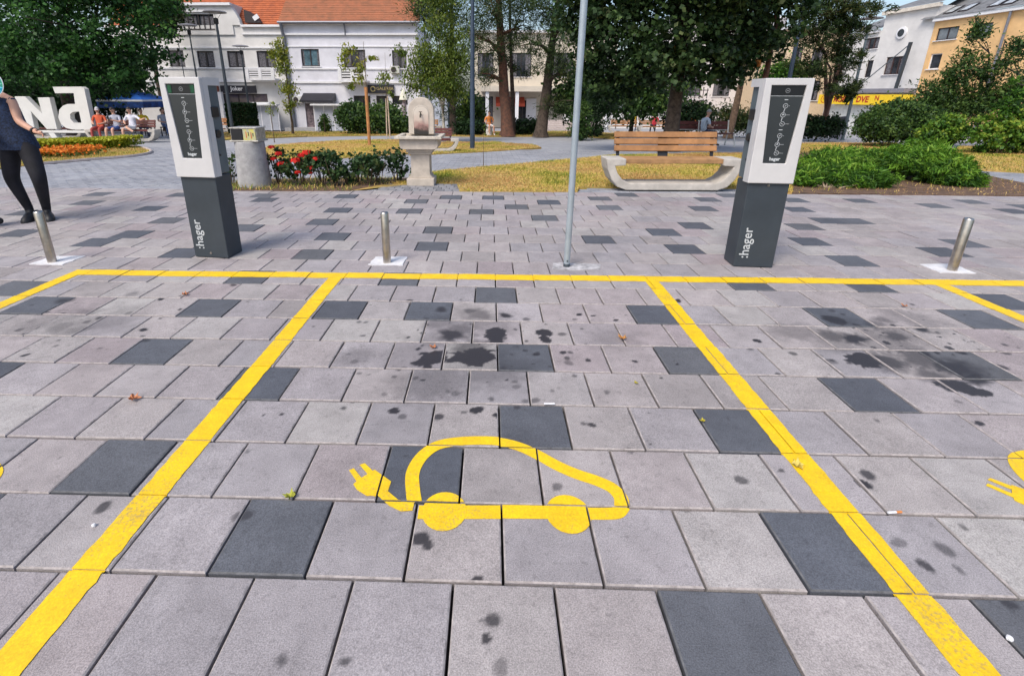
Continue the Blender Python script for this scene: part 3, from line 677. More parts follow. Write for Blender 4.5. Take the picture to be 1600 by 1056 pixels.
# stones of the park path (too many to pick apart: one joined mesh)
X, Y = [], []
for j in range(0, 62):
    for i in range(-92, 52):
        X.append(i * .3 + (.15 if j % 2 else 0)); Y.append(YE + .08 + j * .16)
X, Y = np.array(X), np.array(Y)
keep = (np.abs(X + .1) < 1.5 + 1.1 * (Y + 3.5))
for q in list(LAWNS.values()) + list(SOILS.values()): keep &= ~inpoly(X, Y, q)
X, Y = X[keep], Y[keep]; n = len(X)
hz = rng.normal(0, .0012, n); Z = -SL * (Y - YE)
mv, mf, mr_ = [], [], []
for x, y, z, h in zip(X, Y, Z, hz):
    o = len(mv); a, b = .146, .076; zt = z - .012 + h; r = random.random()
    mv += [(x - a, y - b, zt - .02), (x + a, y - b, zt - .02 ), (x + a, y + b, zt - .026), (x - a, y + b, zt - .026), (x - a + .004, y - b + .004, zt), (x + a - .004, y - b + .004, zt), (x + a - .004, y + b - .004, zt - .006), (x - a + .004, y + b - .004, zt - .006)]
    mf += [(o + 4, o + 5, o + 6, o + 7), (o, o + 1, o + 5, o + 4), (o + 1, o + 2, o + 6, o + 5), (o + 2, o + 3, o + 7, o + 6), (o + 3, o, o + 4, o + 7)]; mr_ += [r] * 8
me = bpy.data.meshes.new('path_pavers'); me.from_pydata(mv, [], mf); me.materials.append(M_path)
at = me.attributes.new('rnd', 'FLOAT', 'POINT'); at.data.foreach_set('value', np.array(mr_, np.float32))
po = bpy.data.objects.new('path_pavers', me); col.objects.link(po); tag(po, 'small blue grey pavers of the curving park paths', 'paving', kind='stuff')
# grass blades
G_cols = [(0, (.44, .24, .09)), (.22, (.62, .42, .17)), (.45, (.62, .46, .14)), (.66, (.44, .38, .06)), (.84, (.22, .27, .03)), (1, (.10, .18, .02))]
M_grass = leafmat('grass_blades', G_cols, .7, .25)
def grass(poly, dens, label, hmin=.02, hmax=.05, green=0.0):
    P = np.array([q[:2] for q in poly]); lo, hi = P.min(0), P.max(0)
    n = int(dens * np.prod(hi - lo)); x = rng.uniform(lo[0], hi[0], n); y = rng.uniform(lo[1], hi[1], n)
    k = inpoly(x, y, poly) & (np.abs(x) < 2 + 1.15 * (y + 3.5)); x, y = x[k], y[k]; n = len(x)
    pn = noise2(x, y, 2.2, 3); h = rng.uniform(hmin, hmax, n) * (1 + .5 * pn); a = rng.uniform(0, 6.28, n); wd = rng.uniform(.003, .007, n) * (1 + .03 * (y + 3) )
    lean = rng.uniform(.1, 1.8, n); z = -SL * np.maximum(0, y - YE) + .005
    V = np.zeros((n, 3, 3)); dx, dy = np.cos(a), np.sin(a)
    V[:, 0] = np.stack([x - dy * wd, y + dx * wd, z], 1); V[:, 1] = np.stack([x + dy * wd, y - dx * wd, z], 1)
    V[:, 2] = np.stack([x + dx * h * lean, y + dy * h * lean, z + h], 1)
    r = np.clip(.40 + .42 * pn + .22 * noise2(x, y, 9, 5) + .2 * noise2(x, y, 1.1, 8) + rng.normal(0, .15, n), 0, 1)
    k = (noise2(x, y, 5, 11) < .55) | (rng.uniform(0, 1, n) < .25); V, r, n = V[k], r[k], int(k.sum())
    r = np.where(rng.uniform(0, 1, n) < green * .8, 1 - rng.uniform(0, .1, n), r)
    o = quads_mesh('grass', V, M_grass, None, r, 3); tag(o, label, 'grass', kind='stuff')
grass(LAWNS['front'], 2600, 'dry yellow grass blades of the lawn behind the large bench', green=.12)
grass(LAWNS['middle'], 900, 'dry grass blades of the lawn behind the roses', .03, .06)
grass(LAWNS['island'], 900, 'grass blades around the dark blue lamp post', .03, .06, .2)
grass(LAWNS['right'], 600, 'dry grass blades behind the junipers', .03, .06)
grass(LAWNS['corner'], 900, 'grass blades of the lawn at the right edge', .03, .06, .25)
grass(LAWNS['bed_grass'], 900, 'grass blades around the flower bed', .03, .07, .35)
grass(LAWNS['far'], 300, 'grass blades of the far lawn strip', .04, .08, .2)
grass(SOILS['rose_bed'], 500, 'sparse grass tufts in the rose bed', .03, .09, .6)
grass(SOILS['juniper_bed'], 120, 'sparse dry grass in the juniper bed', .02, .05)

# ------------------------------------------------------------------ foliage
def pal(*cs): return [(i / (len(cs) - 1), c) for i, c in enumerate(cs)]
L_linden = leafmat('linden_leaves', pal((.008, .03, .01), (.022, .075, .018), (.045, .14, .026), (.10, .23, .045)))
L_maple = leafmat('maple_leaves', [(0, (.01, .026, .011)), (.45, (.03, .068, .02)), (.8, (.08, .14, .04)), (.99, (.18, .22, .09)), (.996, (.40, .13, .02)), (1, (.5, .2, .05))])
L_birch = leafmat('birch_leaves', pal((.04, .075, .012), (.09, .145, .018), (.15, .20, .03), (.22, .25, .05)))
L_young = leafmat('young_leaves', pal((.09, .14, .015), (.18, .23, .03), (.26, .28, .03), (.34, .30, .05)))
L_pine = leafmat('pine_needles', pal((.01, .024, .009), (.028, .055, .015), (.055, .09, .022), (.10, .12, .03)))
L_pineb = leafmat('dry_pine_needles', pal((.010, .022, .008), (.026, .055, .014), (.055, .085, .02), (.11, .09, .03)))
L_bush = leafmat('bush_leaves', pal((.012, .034, .011), (.03, .072, .018), (.065, .13, .026), (.12, .19, .04)))
L_bushy = leafmat('yellowing_bush_leaves', pal((.015, .045, .01), (.05, .135, .016), (.13, .25, .024), (.30, .36, .05)))
L_jun = leafmat('juniper_sprays', pal((.012, .04, .01), (.04, .12, .015), (.09, .21, .02), (.17, .30, .035)), trans=.35)
L_juntip = leafmat('juniper_tips', pal((.05, .14, .015), (.10, .24, .02), (.17, .33, .03), (.26, .40, .05)), trans=.35)
L_rose = leafmat('rose_leaves', pal((.01, .03, .012), (.025, .065, .02), (.05, .10, .03), (.12, .14, .04)))
L_hedge = leafmat('lime_hedge_leaves', pal((.06, .10, .01), (.20, .26, .015), (.36, .38, .02), (.45, .42, .04)))
L_dark = leafmat('dark_hedge_leaves', pal((.005, .014, .006), (.01, .03, .01), (.02, .05, .014), (.03, .07, .02)))
M_bark = mat('grey_brown_bark', (.075, .055, .042), .95, var=.4, scale=9, bump=.9, bscale=16)
M_barkr = mat('reddish_pine_bark', (.17, .075, .045), .95, var=.45, scale=7, c2=(.06, .035, .028), bump=.9, bscale=14)
M_birchb = mat('pale_birch_bark', (.45, .42, .36), .85, var=.4, scale=11)
M_twig = mat('twig', (.09, .06, .035), .9)

def leaf_cloud(blobs, n, size, clump=35, spread=.28, aspect=1.5, up=.35, shell=.45, kind='leaf', seed=1, out=.6, gap=0):
    """leaf polygons in clumps through a set of ellipsoids; returns polygon corners and a value per leaf"""
    g = np.random.default_rng(seed)
    C = np.array([b[0] for b in blobs], float); Rr = np.array([b[1] for b in blobs], float)
    wts = np.prod(Rr, 1) ** .75; wts /= wts.sum()
    nc = max(4, n // clump); bi = g.choice(len(blobs), nc, p=wts)
    d = g.normal(size=(nc, 3)); d /= np.linalg.norm(d, axis=1)[:, None]
    rad = (shell + (1 - shell) * g.uniform(0, 1, nc) ** .6) * g.uniform(.86, 1.1, nc)
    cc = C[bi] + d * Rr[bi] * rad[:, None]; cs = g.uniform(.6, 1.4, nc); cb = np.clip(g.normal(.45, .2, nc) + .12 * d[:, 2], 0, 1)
    ci = g.integers(0, nc, n); sp = spread * np.mean(Rr[bi[ci]], 1) * cs[ci]
    pos = cc[ci] + g.normal(size=(n, 3)) * sp[:, None] * np.array([1, 1, .75])
    nd = g.normal(size=(n, 3)) + out * d[ci] + np.array([0, 0, up]); nd /= np.linalg.norm(nd, axis=1)[:, None]
    ax = g.normal(size=(n, 3))
    if kind == 'spray': ax = d[ci] * 1.2 + g.normal(size=(n, 3)) * .5 + np.array([0, 0, .25])
    if kind == 'hang': ax = g.normal(size=(n, 3)) * .35 + np.array([0, 0, -1.0])
    ax -= nd * np.sum(ax * nd, 1)[:, None]; ax /= np.linalg.norm(ax, axis=1)[:, None] + 1e-9
    bx = np.cross(nd, ax); L = size * g.uniform(.6, 1.35, n)[:, None]; W = L / aspect
    V = np.stack([pos - ax * L * .5, pos + bx * W * .5 - ax * L * .05 + nd * L * .08, pos + ax * L * .5, pos - bx * W * .5 - ax * L * .05 + nd * L * .08], 1)
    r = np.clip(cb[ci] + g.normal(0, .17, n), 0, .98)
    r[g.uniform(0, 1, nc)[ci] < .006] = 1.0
    return V, r
def foliage(name, blobs, n, size, m, parent, base, **k):
    b2 = [((c[0] - base[0], c[1] - base[1], c[2] - base[2]), r) for c, r in blobs]
    V, r = leaf_cloud(b2, n, size, **k)
    V[:, :, 2] = np.maximum(V[:, :, 2], .015)
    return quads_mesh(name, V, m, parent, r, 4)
def tree(name, label, base, blobs, n, size, lm, bark, r0, seed=1, limbs=7, lean=(0, 0), top=None, cat='tree', group=None, **k):
    t = thing(name, base, label, cat, 0, group)
    g = random.Random(seed); m = MB()
    zt = top if top else max(c[2] + r[2] * .5 for c, r in blobs) - base[2]
    pts = []; rad = []
    for i in range(9):
        u = i / 8; pts.append((lean[0] * u + g.gauss(0, .02) * zt * .1, lean[1] * u + g.gauss(0, .02) * zt * .1, zt * u)); rad.append(r0 * (1.45 if i == 0 else 1) * (1 - .78 * u))
    pts.insert(1, (pts[0][0] * .95 + pts[1][0] * .05, pts[0][1], zt * .035)); rad.insert(1, r0 * 1.08)
    m.tube(pts, rad, 10); m.build('trunk', bark, t, smooth=1.2)
    bl = sorted(blobs, key=lambda b: -b[1][0] * b[1][2])[:limbs]
    if bl:
        for c, rr in bl:
            m = MB()
            e = Vector((c[0] - base[0], c[1] - base[1], c[2] - base[2])); zs = max(.18 * zt, min(e.z - .35 * math.hypot(e.x, e.y), .9 * zt))
            u = zs / zt; s = Vector((lean[0] * u, lean[1] * u, zs)); mid = (s + e) / 2 + Vector((g.gauss(0, .1), g.gauss(0, .1), .12 * (e - s).length))
            q = r0 * (1 - .78 * u) * .55; m.tube([s, mid, e], [q, q * .7, q * .25], 6)
            for _ in range(3):
                e2 = e + Vector((g.gauss(0, rr[0] * .45), g.gauss(0, rr[1] * .45), g.gauss(0, rr[2] * .45))); m.tube([mid, (mid + e2) / 2 + Vector((0, 0, .1)), e2], [q * .45, q * .3, q * .1], 5)
            m.build('limb', bark, t, smooth=1.2)
    foliage('crown', blobs, n, size, lm, t, base, seed=seed, **k)
    return t
def bush(name, label, base, blobs, n, size, lm, seed=1, cat='shrub', group=None, stems=7, stem_m=None, **k):
    t = thing(name, base, label, cat, 0, group); g = random.Random(seed); m = MB()
    for i in range(stems):
        c, rr = g.choice(blobs); e = Vector((c[0] - base[0] + g.gauss(0, rr[0] * .4), c[1] - base[1] + g.gauss(0, rr[1] * .4), max(.05, c[2] - base[2] + rr[2] * .3)))
        s = Vector((e.x * .25, e.y * .25, 0)); m.tube([s, (s + e) / 2 + Vector((0, 0, .03)), e], [.016, .012, .004], 5)
    m.build('stems', stem_m or M_twig, t)['kind'] = 'stuff'
    foliage('foliage', blobs, n, size, lm, t, base, seed=seed, **k)
    return t
def B(p, rx, ry=None, rz=None): return (p, (rx, ry or rx, rz or rx))

# big dark trees at the left
b = (-21.80, 22.66, -0.71)
tree('linden_tree', 'big dark green tree filling the top left corner', b, [B((-20.95, 20.00, 4.22),3.2,2.6,2.6), B((-18.28, 20.00, 4.47),3,2.6,2.4), B((-15.90, 20.00, 4.22),2.1,2,2.1), B((-15.24, 20.00, 3.13),1.15,1.2,1.1), B((-19.23, 19.50, 2.62),2.6,2,1.4), B((-21.64, 19.50, 2.35),2.4,2,1.3), B((-16.95, 19.50, 2.49),2.1,1.8,1.1), B((-24.04, 20.00, 3.70),3,2.5,3), B((-18.80, 20.00, 6.69),3.6,3,2.6), B((-15.86, 20.00, 6.20),2.6,2.5,2), B((-15.93, 20.00, 2.11),1.1,1.1,.7), B((-15.25, 20.50, 4.79),1.3,1.3,1.2)], 42000, .17, L_linden, M_bark, .34, 3, clump=60, spread=.12, shell=.4)
b = (-28.29, 28.05, -0.92)
tree('linden_tree', 'dark tree in the shade behind the white letters', b, [B((-26.95, 27.00, 1.96),3.6,2,2.2), B((-23.06, 27.00, 1.97),2.6,2,1.9), B((-30.86, 27.00, 1.95),3.5,2,2.4), B((-25.75, 27.50, 0.69),3.4,1.6,1.0), B((-29.84, 27.50, 0.48),3.4,1.6,1.0)], 20000, .26, L_dark, M_bark, .3, 5, clump=30, spread=.22)
b = (-21.94, 30.51, -1.01)
tree('linden_tree', 'brownish tree top peeping over the edge of the big dark tree', b, [B((-20.82, 30.00, 6.33),1.4,1.4,1.4), B((-20.21, 30.00, 5.97),.7,.7,.6)], 3500, .22, L_pineb, M_bark, .2, 6, clump=24)
# central maple
b = (5.87, 13.40, -0.36)
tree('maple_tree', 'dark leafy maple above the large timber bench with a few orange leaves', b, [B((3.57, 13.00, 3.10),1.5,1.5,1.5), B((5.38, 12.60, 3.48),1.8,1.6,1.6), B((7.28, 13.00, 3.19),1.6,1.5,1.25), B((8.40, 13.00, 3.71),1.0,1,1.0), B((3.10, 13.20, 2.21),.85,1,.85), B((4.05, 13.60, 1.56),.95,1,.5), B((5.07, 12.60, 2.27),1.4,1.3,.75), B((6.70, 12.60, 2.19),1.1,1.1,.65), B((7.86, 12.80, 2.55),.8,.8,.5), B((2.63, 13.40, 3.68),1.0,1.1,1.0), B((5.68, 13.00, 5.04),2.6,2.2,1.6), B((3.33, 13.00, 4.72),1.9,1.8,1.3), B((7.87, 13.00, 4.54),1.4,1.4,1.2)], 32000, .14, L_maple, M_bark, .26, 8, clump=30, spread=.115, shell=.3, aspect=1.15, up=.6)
b = (8.25, 26.93, -0.88)
tree('broadleaf_tree', 'shaded green tree further back below the maple crown', b, [B((6.65, 25.00, 1.35),2.2,1.6,1.1), B((8.67, 25.00, 1.68),1.8,1.6,1.1), B((4.75, 25.00, 1.34),1.5,1.4,1.3), B((8.45, 24.50, 0.87),1.0,1,.5)], 9000, .22, L_bush, M_bark, .14, 9, clump=22)
# pines in the middle
def pine(label, base, blobs, n, r0, seed, lm=None, lean=(0, 0), top=None, bark=None, size=.22):
    return tree('pine_tree', label, base, blobs, n, size, lm or L_pine, bark or M_barkr, r0, seed, 6, lean, top, clump=42, spread=.22, aspect=7, kind='spray', shell=.3, up=.2, group='pines behind the paths')
pine('thick reddish pine trunk left of the orange awning', (0.91, 24.96, -0.8), [B((-0.16, 24.00, 5.28),1.6,1.5,1.2), B((0.93, 24.00, 6.41),1.8,1.6,1.2), B((0.02, 24.00, 3.65),1.0,1,.8), B((1.49, 24.50, 4.60),.8,.8,.5), B((-0.3, 24.50, 2.29),.8,.8,.6), B((-0.81, 24.50, 4.15),.9,.9,.8)], 10000, .34, 11, L_pineb, (-.9, 0), 9.5)
pine('slim pine trunk close beside the thick reddish one', (1.28, 25.94, -0.84), [B((0.89, 26.00, 4.30),.9,.9,.6), B((1.64, 26.00, 2.68),.8,.8,.4), B((0.75, 26.00, 3.01),.7,.7,.6), B((0.67, 26.00, 6.48),1.4,1.2,1)], 4500, .15, 12, L_pine, (-.5, 0), 9, M_bark)
pine('pine trunk with a broken look just left of the tall pole', (2.70, 24.33, -0.78), [B((2.00, 23.50, 3.76),1.0,1,.55), B((2.93, 23.50, 3.02),1.1,1,.7), B((2.18, 23.50, 5.48),1.5,1.3,.9), B((3.49, 23.50, 4.49),1.2,1.2,1), B((3.82, 23.80, 2.43),.8,.8,.8), B((3.44, 24.00, 0.86),.9,.9,.5)], 10000, .33, 13, L_pine, (.7, 0), 8.5, M_bark)
pine('dark pine behind the weeping birch', (-2.24, 26.41, -0.86), [B((-2.75, 26.00, 5.72),1.6,1.4,1.4), B((-1.90, 26.00, 4.30),1.1,1.1,1.2), B((-1.74, 26.00, 2.50),.9,.9,1.2), B((-3.79, 26.00, 5.72),1.0,1,.9), B((-2.52, 26.50, 0.61),.7,.7,1.2)], 10000, .22, 14, L_pine, (0, 0), 9, M_bark)
# birch
b = (-2.76, 26.34, -0.85)
tree('birch_tree', 'weeping birch with pale trunk right of the white building', b, [B((-2.39, 19.00, 3.97),.8,.7,.8), B((-2.96, 19.00, 2.74),.6,.6,1.0), B((-2.15, 19.00, 2.49),.8,.7,1.2), B((-1.47, 19.00, 2.99),.55,.5,1.1), B((-3.40, 19.00, 1.98),.42,.4,.6), B((-2.42, 18.80, 1.72),.8,.7,.7), B((-1.67, 19.00, 1.59),.6,.6,.55), B((-2.10, 19.00, 5.27),.9,.8,.9)], 15000, .11, L_birch, M_birchb, .085, 15, 6, (-.25, 0), None, clump=40, spread=.3, aspect=1.9, kind='hang', shell=.2)
# trunks behind the right charger
b = (8.50, 13.34, -0.36)
tree('pine_tree', 'reddish pine trunk rising just behind the right charging station', b, [B((6.08, 10.50, 4.75),1.6,1.5,.8), B((6.82, 10.50, 4.88),1.2,1.5,.7)], 3000, .3, L_pine, M_barkr, .13, 16, 4, (.12, 0), 5.2, clump=40, aspect=7, kind='spray', group='pines behind the paths')
b = (12.65, 24.01, -0.77)
tree('pine_tree', 'grey brown trunk standing behind the grey park chairs', b, [B((10.39, 20.00, 3.96),1.4,1.3,1), B((11.06, 20.00, 3.20),1,1,.7), B((9.73, 20.00, 4.70),1.6,1.5,1)], 5000, .3, L_pine, mat('tan_bark', (.2, .13, .085), .95, var=.35, scale=9, bump=.8, bscale=16), .2, 17, 4, (.5, 0), 7, clump=40, aspect=7, kind='spray', group='pines behind the paths')
b = (19.04, 26.53, -0.86)
tree('pine_tree', 'tall ragged pine between the right charging station and the white gable', b, [B((13.98, 20.00, 4.69),1.5,1.2,.8), B((13.67, 20.00, 3.71),1.0,1,.6), B((14.88, 20.00, 3.71),1.0,1,.7), B((14.41, 20.00, 2.82),1.3,1.1,.6), B((15.28, 20.00, 2.82),.7,.7,.7), B((15.20, 20.00, 1.78),.9,.8,.5), B((13.81, 20.00, 2.44),.8,.8,.5), B((15.78, 20.00, 4.88),.9,.6,.28), B((14.93, 20.00, 4.57),1,.8,.5), B((14.10, 20.00, 5.88),1.8,1.4,.9), B((15.85, 20.00, 1.39),.35,.4,.4)], 15000, .22, L_pineb, M_barkr, .17, 18, 9, (.35, 0), 6.8, clump=50, spread=.16, aspect=6, kind='spray', shell=.25, group='pines behind the paths')
b = (17.99, 28.30, -0.93)
bush('shrub', 'bright green bush showing over the top of the right charging station', b, [B((15.22, 24.00, 2.55),1.0,.8,.5), B((14.62, 24.00, 2.37),.8,.8,.5)], 3000, .16, L_jun, 19)
# tall evergreens in the right corner
def spire(label, base, blobs, n, seed, lm=L_bush, size=.13): return tree('evergreen', label, base, blobs, n, size, lm, M_bark, .1, seed, 6, clump=26, spread=.3, kind='spray', aspect=2.6, shell=.3, group='evergreens below the orange house')
spire('tall dark evergreen in front of the orange house wall', (22.76, 21.15, -0.66), [B((17.81, 17.00, 3.37),.26,.3,.8), B((17.88, 17.00, 2.42),.5,.5,.6), B((18.77, 17.00, 1.28),.7,.7,.6), B((18.58, 17.00, 2.20),.26,.3,.4)], 4800, 21)
spire('dark evergreen at the right edge of the picture', (23.50, 20.10, -0.62), [B((18.52, 16.50, 2.51),.3,.3,.6), B((19.02, 16.50, 3.05),.28,.3,.6), B((19.25, 16.50, 1.45),.6,.6,.6), B((19.75, 16.50, 1.85),.5,.6,.8)], 4500, 22)
spire('low dark evergreen spreading below the white gable', (22.30, 22.34, -0.7), [B((17.56, 17.50, 1.51),.8,.7,.6), B((18.44, 17.50, 1.04),1.0,.8,.55), B((17.76, 17.50, 2.15),.2,.25,.35), B((17.39, 17.50, 1.04),.7,.6,.5)], 7000, 23, L_bush)
spire('small bright green sapling among the evergreens at the right', (18.25, 14.54, -0.41), [B((16.02, 13.00, 1.40),.22,.2,.3), B((15.92, 13.00, 1.12),.3,.3,.25), B((15.95, 13.00, 1.77),.12,.12,.25)], 700, 24, L_jun)
# mounded bushes on the right
bush('shrub', 'big round green mound in front of the yellow shop sign', (19.03, 20.72, -0.64), [B((15.88, 17.00, 0.45),1.35,1.0,.62), B((15.06, 16.80, 0.21),.9,.9,.5), B((16.62, 16.80, 0.29),1.0,.9,.58), B((15.77, 17.00, 0.85),.85,.8,.36)], 22000, .10, L_bush, 25, clump=30, spread=.14, shell=.7)
bush('shrub', 'yellowing bush between the big mound and the corner bush', (15.55, 14.29, -0.4), [B((15.15, 14.00, 0.28),.55,.55,.5), B((14.88, 14.00, 0.09),.45,.5,.4), B((15.48, 14.20, 0.48),.3,.3,.3)], 6000, .10, L_bushy, 26, clump=26, spread=.17, shell=.55)
bush('shrub', 'yellow green leafy bush at the right edge above the lawn', (15.99, 12.86, -0.34), [B((15.37, 12.80, 0.17),.5,.5,.42), B((16.18, 13.00, 0.35),.6,.55,.6), B((16.94, 13.00, 0.26),.6,.55,.55), B((15.62, 13.00, 0.58),.4,.4,.35), B((16.34, 13.00, 0.74),.35,.35,.3)], 8000, .10, L_bushy, 27, clump=26, spread=.16, shell=.55)
bush('shrub', 'small clipped dark bush at the foot of the ragged pine', (21.18, 28.76, -0.95), [B((16.18, 21.50, -0.01),.45,.45,.45)], 1800, .13, L_dark, 28, shell=.7)
bush('shrub', 'small clipped dark bush beside the right charging station', (19.14, 27.48, -0.9), [B((15.28, 21.50, -0.01),.5,.45,.5)], 1800, .13, L_dark, 29, shell=.7)
bush('shrub', 'dark bush left of the man on the park chair', (12.89, 29.72, -0.98), [B((10.84, 25.00, 0.37),.9,.8,.7), B((10.26, 25.00, 0.03),.7,.7,.6)], 4000, .16, L_dark, 30, shell=.6)
bush('shrub', 'brownish spreading bush right of the man on the park chair', (16.26, 32.70, -1.10), [B((12.93, 26.00, 0.17),1.4,.9,.6), B((14.22, 26.00, -0.07),.9,.8,.5)], 5000, .2, L_pineb, 31, shell=.6, aspect=3)
bush('shrub', 'wide dark green bush in front of the white building', (-6.97, 26.75, -0.87), [B((-7.93, 27.00, 0.03),1.1,.9,.85), B((-6.40, 27.00, -0.07),1.3,1,.85), B((-8.48, 27.00, 0.4),.7,.6,.5), B((-5.57, 27.00, -0.32),.6,.7,.55)], 11000, .17, L_bush, 32, clump=24, spread=.22, shell=.55)
bush('shrub', 'low dark bush between the pine trunks', (2.09, 27.04, -0.88), [B((1.77, 26.50, -0.41),.7,.6,.38), B((2.41, 26.50, -0.4),.6,.6,.38)], 3000, .15, L_dark, 33)
bush('shrub', 'low dark bush behind the dark blue lamp post', (-1.23, 26.56, -0.86), [B((-1.02, 26.00, -0.43),.7,.6,.4), B((-1.68, 26.00, -0.43),.5,.5,.35)], 3000, .15, L_dark, 34)
bush('shrub', 'tall dark green bush left of the orange shirt', (-1.31, 28.71, -0.94), [B((-1.32, 29.00, 0.48),.7,.7,1.2), B((-1.85, 29.00, -0.03),.6,.6,.8)], 4500, .17, L_bush, 35)
tree('cypress', 'small cone shaped thuja in front of the grey fence panels', (-10.50, 28.46, -0.94), [B((-10.79, 29.50, -0.53),.28,.28,.5), B((-10.80, 29.50, -0.17),.17,.17,.35)], 2200, .12, L_bush, M_bark, .05, 36, 0, cat='tree', clump=20)
for px_lab, bb, bl in (('slim dark conifer just right of the tall pole', (4.59, 22.23, -0.7), [B((4.24, 21.00, 0.34),.36,.34,.8), B((4.22, 21.00, -0.24),.45,.4,.4)]), ('dark conifer with bare stem left of the timber bench', (5.74, 24.74, -0.79), [B((5.38, 22.50, 0.44),.3,.3,.9), B((5.25, 22.50, -0.34),.45,.4,.3), B((5.52, 22.50, 1.05),.8,.7,.4)])):
    tree('conifer', px_lab, bb, bl, 3000, .16, L_dark if 'stem' in px_lab else L_bush, M_bark, .08, len(px_lab), 2, clump=20, kind='spray', aspect=3)
# clipped hedge block by the shop
hb = (-15.66, -0.52, -14.22, 0.84)
t = thing('clipped_hedge', ((hb[0] + hb[2]) / 2, 27, zg(27)), 'dark clipped hedge block behind the litter bin', 'hedge')
n_ = 9000; q = rng.uniform(-1, 1, (n_, 3)); fa = rng.integers(0, 3, n_); q[np.arange(n_), fa] = np.sign(q[np.arange(n_), fa]) * rng.uniform(.9, 1.03, n_)
q *= np.array([(hb[2] - hb[0]) / 2, .5, (hb[3] - zg(27)) / 2]); q[:, 2] += (hb[3] - zg(27)) / 2
nd = rng.normal(size=(n_, 3)); nd /= np.linalg.norm(nd, axis=1)[:, None]; ax = np.cross(nd, rng.normal(size=(n_, 3))); ax /= np.linalg.norm(ax, axis=1)[:, None]; bx = np.cross(nd, ax)
V = np.stack([q - ax * .07, q + bx * .045, q + ax * .07, q - bx * .045], 1); V[:, :, 2] = np.maximum(V[:, :, 2], 0)
quads_mesh('foliage', V, L_dark, t, np.clip(rng.normal(.5, .25, n_), 0, 1), 4)
MB().box((0, 0, (hb[3] - zg(27)) / 2), (hb[2] - hb[0] - .12, .85, hb[3] - zg(27) - .1)).build('branch_core', M_twig, t)
# young staked trees on the lawn
def sapling(label, base, blobs, n, stakes, seed, lm=L_young, r0=.035, top=None, size=.1):
    t = tree('young_tree', label, base, blobs, n, size, lm, M_twig, r0, seed, 5, (0, 0), top, clump=14, spread=.32, kind='hang', shell=.15, aspect=2, group='young trees on the lawns')
    for dx, h, rr, mm in stakes:
        m = MB(); m.tube([(dx, -.06, 0), (dx * .5, -.06, h)], rr, 8); m.build('stake', mm, t, smooth=True)
M_stake = mat('orange_brown_stake', (.42, .19, .07), .8, var=.2); M_stake2 = mat('pale_stake', (.50, .38, .28), .8, var=.2)
sapling('young yellow green tree in front of the drainpipe', (-11.61, 26.05, -0.84), [B((-11.79, 26.00, 3.91),.32,.3,.55), B((-11.74, 26.00, 2.82),.42,.4,.6), B((-11.59, 26.00, 1.63),.45,.4,.55), B((-11.63, 26.00, 0.77),.3,.3,.5), B((-12.27, 26.00, 3.48),.3,.3,.25), B((-11.73, 26.00, 3.48),.4,.4,.3)], 2600, [], 41, r0=.07, size=.14)
sapling('young drooping tree tied to a thick orange stake', (-4.53, 15.23, -0.43), [B((-5.54, 17.00, 2.96),.3,.28,.32), B((-5.21, 17.00, 2.38),.28,.28,.22), B((-5.70, 17.00, 2.50),.2,.2,.35), B((-4.69, 17.00, 2.68),.2,.2,.12), B((-5.56, 17.00, 1.68),.15,.15,.15), B((-5.19, 17.00, 1.92),.22,.2,.2)], 700, [(-.0, 2.05, .06, M_stake)], 42, size=.13, r0=.025)
sapling('young tree tied to two thin pale stakes', (-5.24, 22.46, -0.71), [B((-4.85, 20.00, 2.00),.35,.3,.3), B((-4.59, 20.00, 1.46),.2,.2,.2), B((-4.07, 20.00, 3.19),.3,.3,.22)], 420, [(.06, 2.0, .035, M_stake2), (-.1, 1.9, .03, M_stake2)], 43, L_birch, size=.13, r0=.02)
sapling('thin bare sapling behind the litter bin', (-8.89, 17.03, -0.5), [B((-9.48, 18.50, 0.58),.22,.2,.3), B((-9.35, 18.50, 0.92),.12,.1,.2)], 90, [], 44, L_birch, r0=.018, size=.1)
sapling('thin bare sapling in the lawn left of the tall pole', (-0.2, 7.63, -0.14), [B((-0.17, 8.00, 0.61),.06,.06,.15)], 16, [], 45, L_birch, r0=.008, size=.06)
# juniper bed
def juniper(label, base, blobs, n, seed):
    t = thing('juniper', base, label, 'shrub', 0, 'spreading junipers in the bed'); g = random.Random(seed); m = MB()
    for c, rr in blobs:
        for _ in range(5):
            e = Vector((c[0] - base[0] + g.gauss(0, rr[0] * .5), c[1] - base[1] + g.gauss(0, rr[1] * .5), max(.08, c[2] - base[2]))); m.tube([(e.x * .2, e.y * .2, .01), (e.x * .6, e.y * .6, e.z * .6), e], [.016, .011, .004], 5)
    m.build('stems', mat('bleached_stem', (.33, .25, .18), .9), t)['kind'] = 'stuff'
    foliage('sprays', blobs, int(n * 2.4), .085, L_jun, t, base, seed=seed, clump=34, spread=.17, aspect=6, kind='spray', shell=.6, up=.3)
    foliage('long_sprays', [(c, (r[0] * 1.05, r[1] * 1.05, r[2] * 1.35)) for c, r in blobs], int(n * .6), .1, L_juntip, t, base, seed=seed + 5, clump=22, spread=.10, aspect=4.5, kind='spray', shell=.85, up=.5)
juniper('spreading juniper right behind the right charging station', (5.27, 4.46, -0.02), [B((5.23, 4.90, 0.1),.38,.35,.15), B((5.67, 4.90, 0.11),.42,.4,.17), B((6.07, 4.80, 0.1),.4,.35,.14), B((5.98, 5.60, 0.23),.42,.4,.17), B((6.18, 5.30, 0.21),.3,.3,.14)], 8500, 51)
juniper('spreading juniper in the middle of the bed with tall tips', (8.16, 6.80, -0.11), [B((7.46, 6.00, 0.24),.5,.45,.17), B((6.95, 6.10, 0.22),.45,.4,.16), B((8.08, 6.30, 0.31),.42,.4,.22), B((6.54, 6.20, 0.26),.42,.4,.15)], 8500, 52)
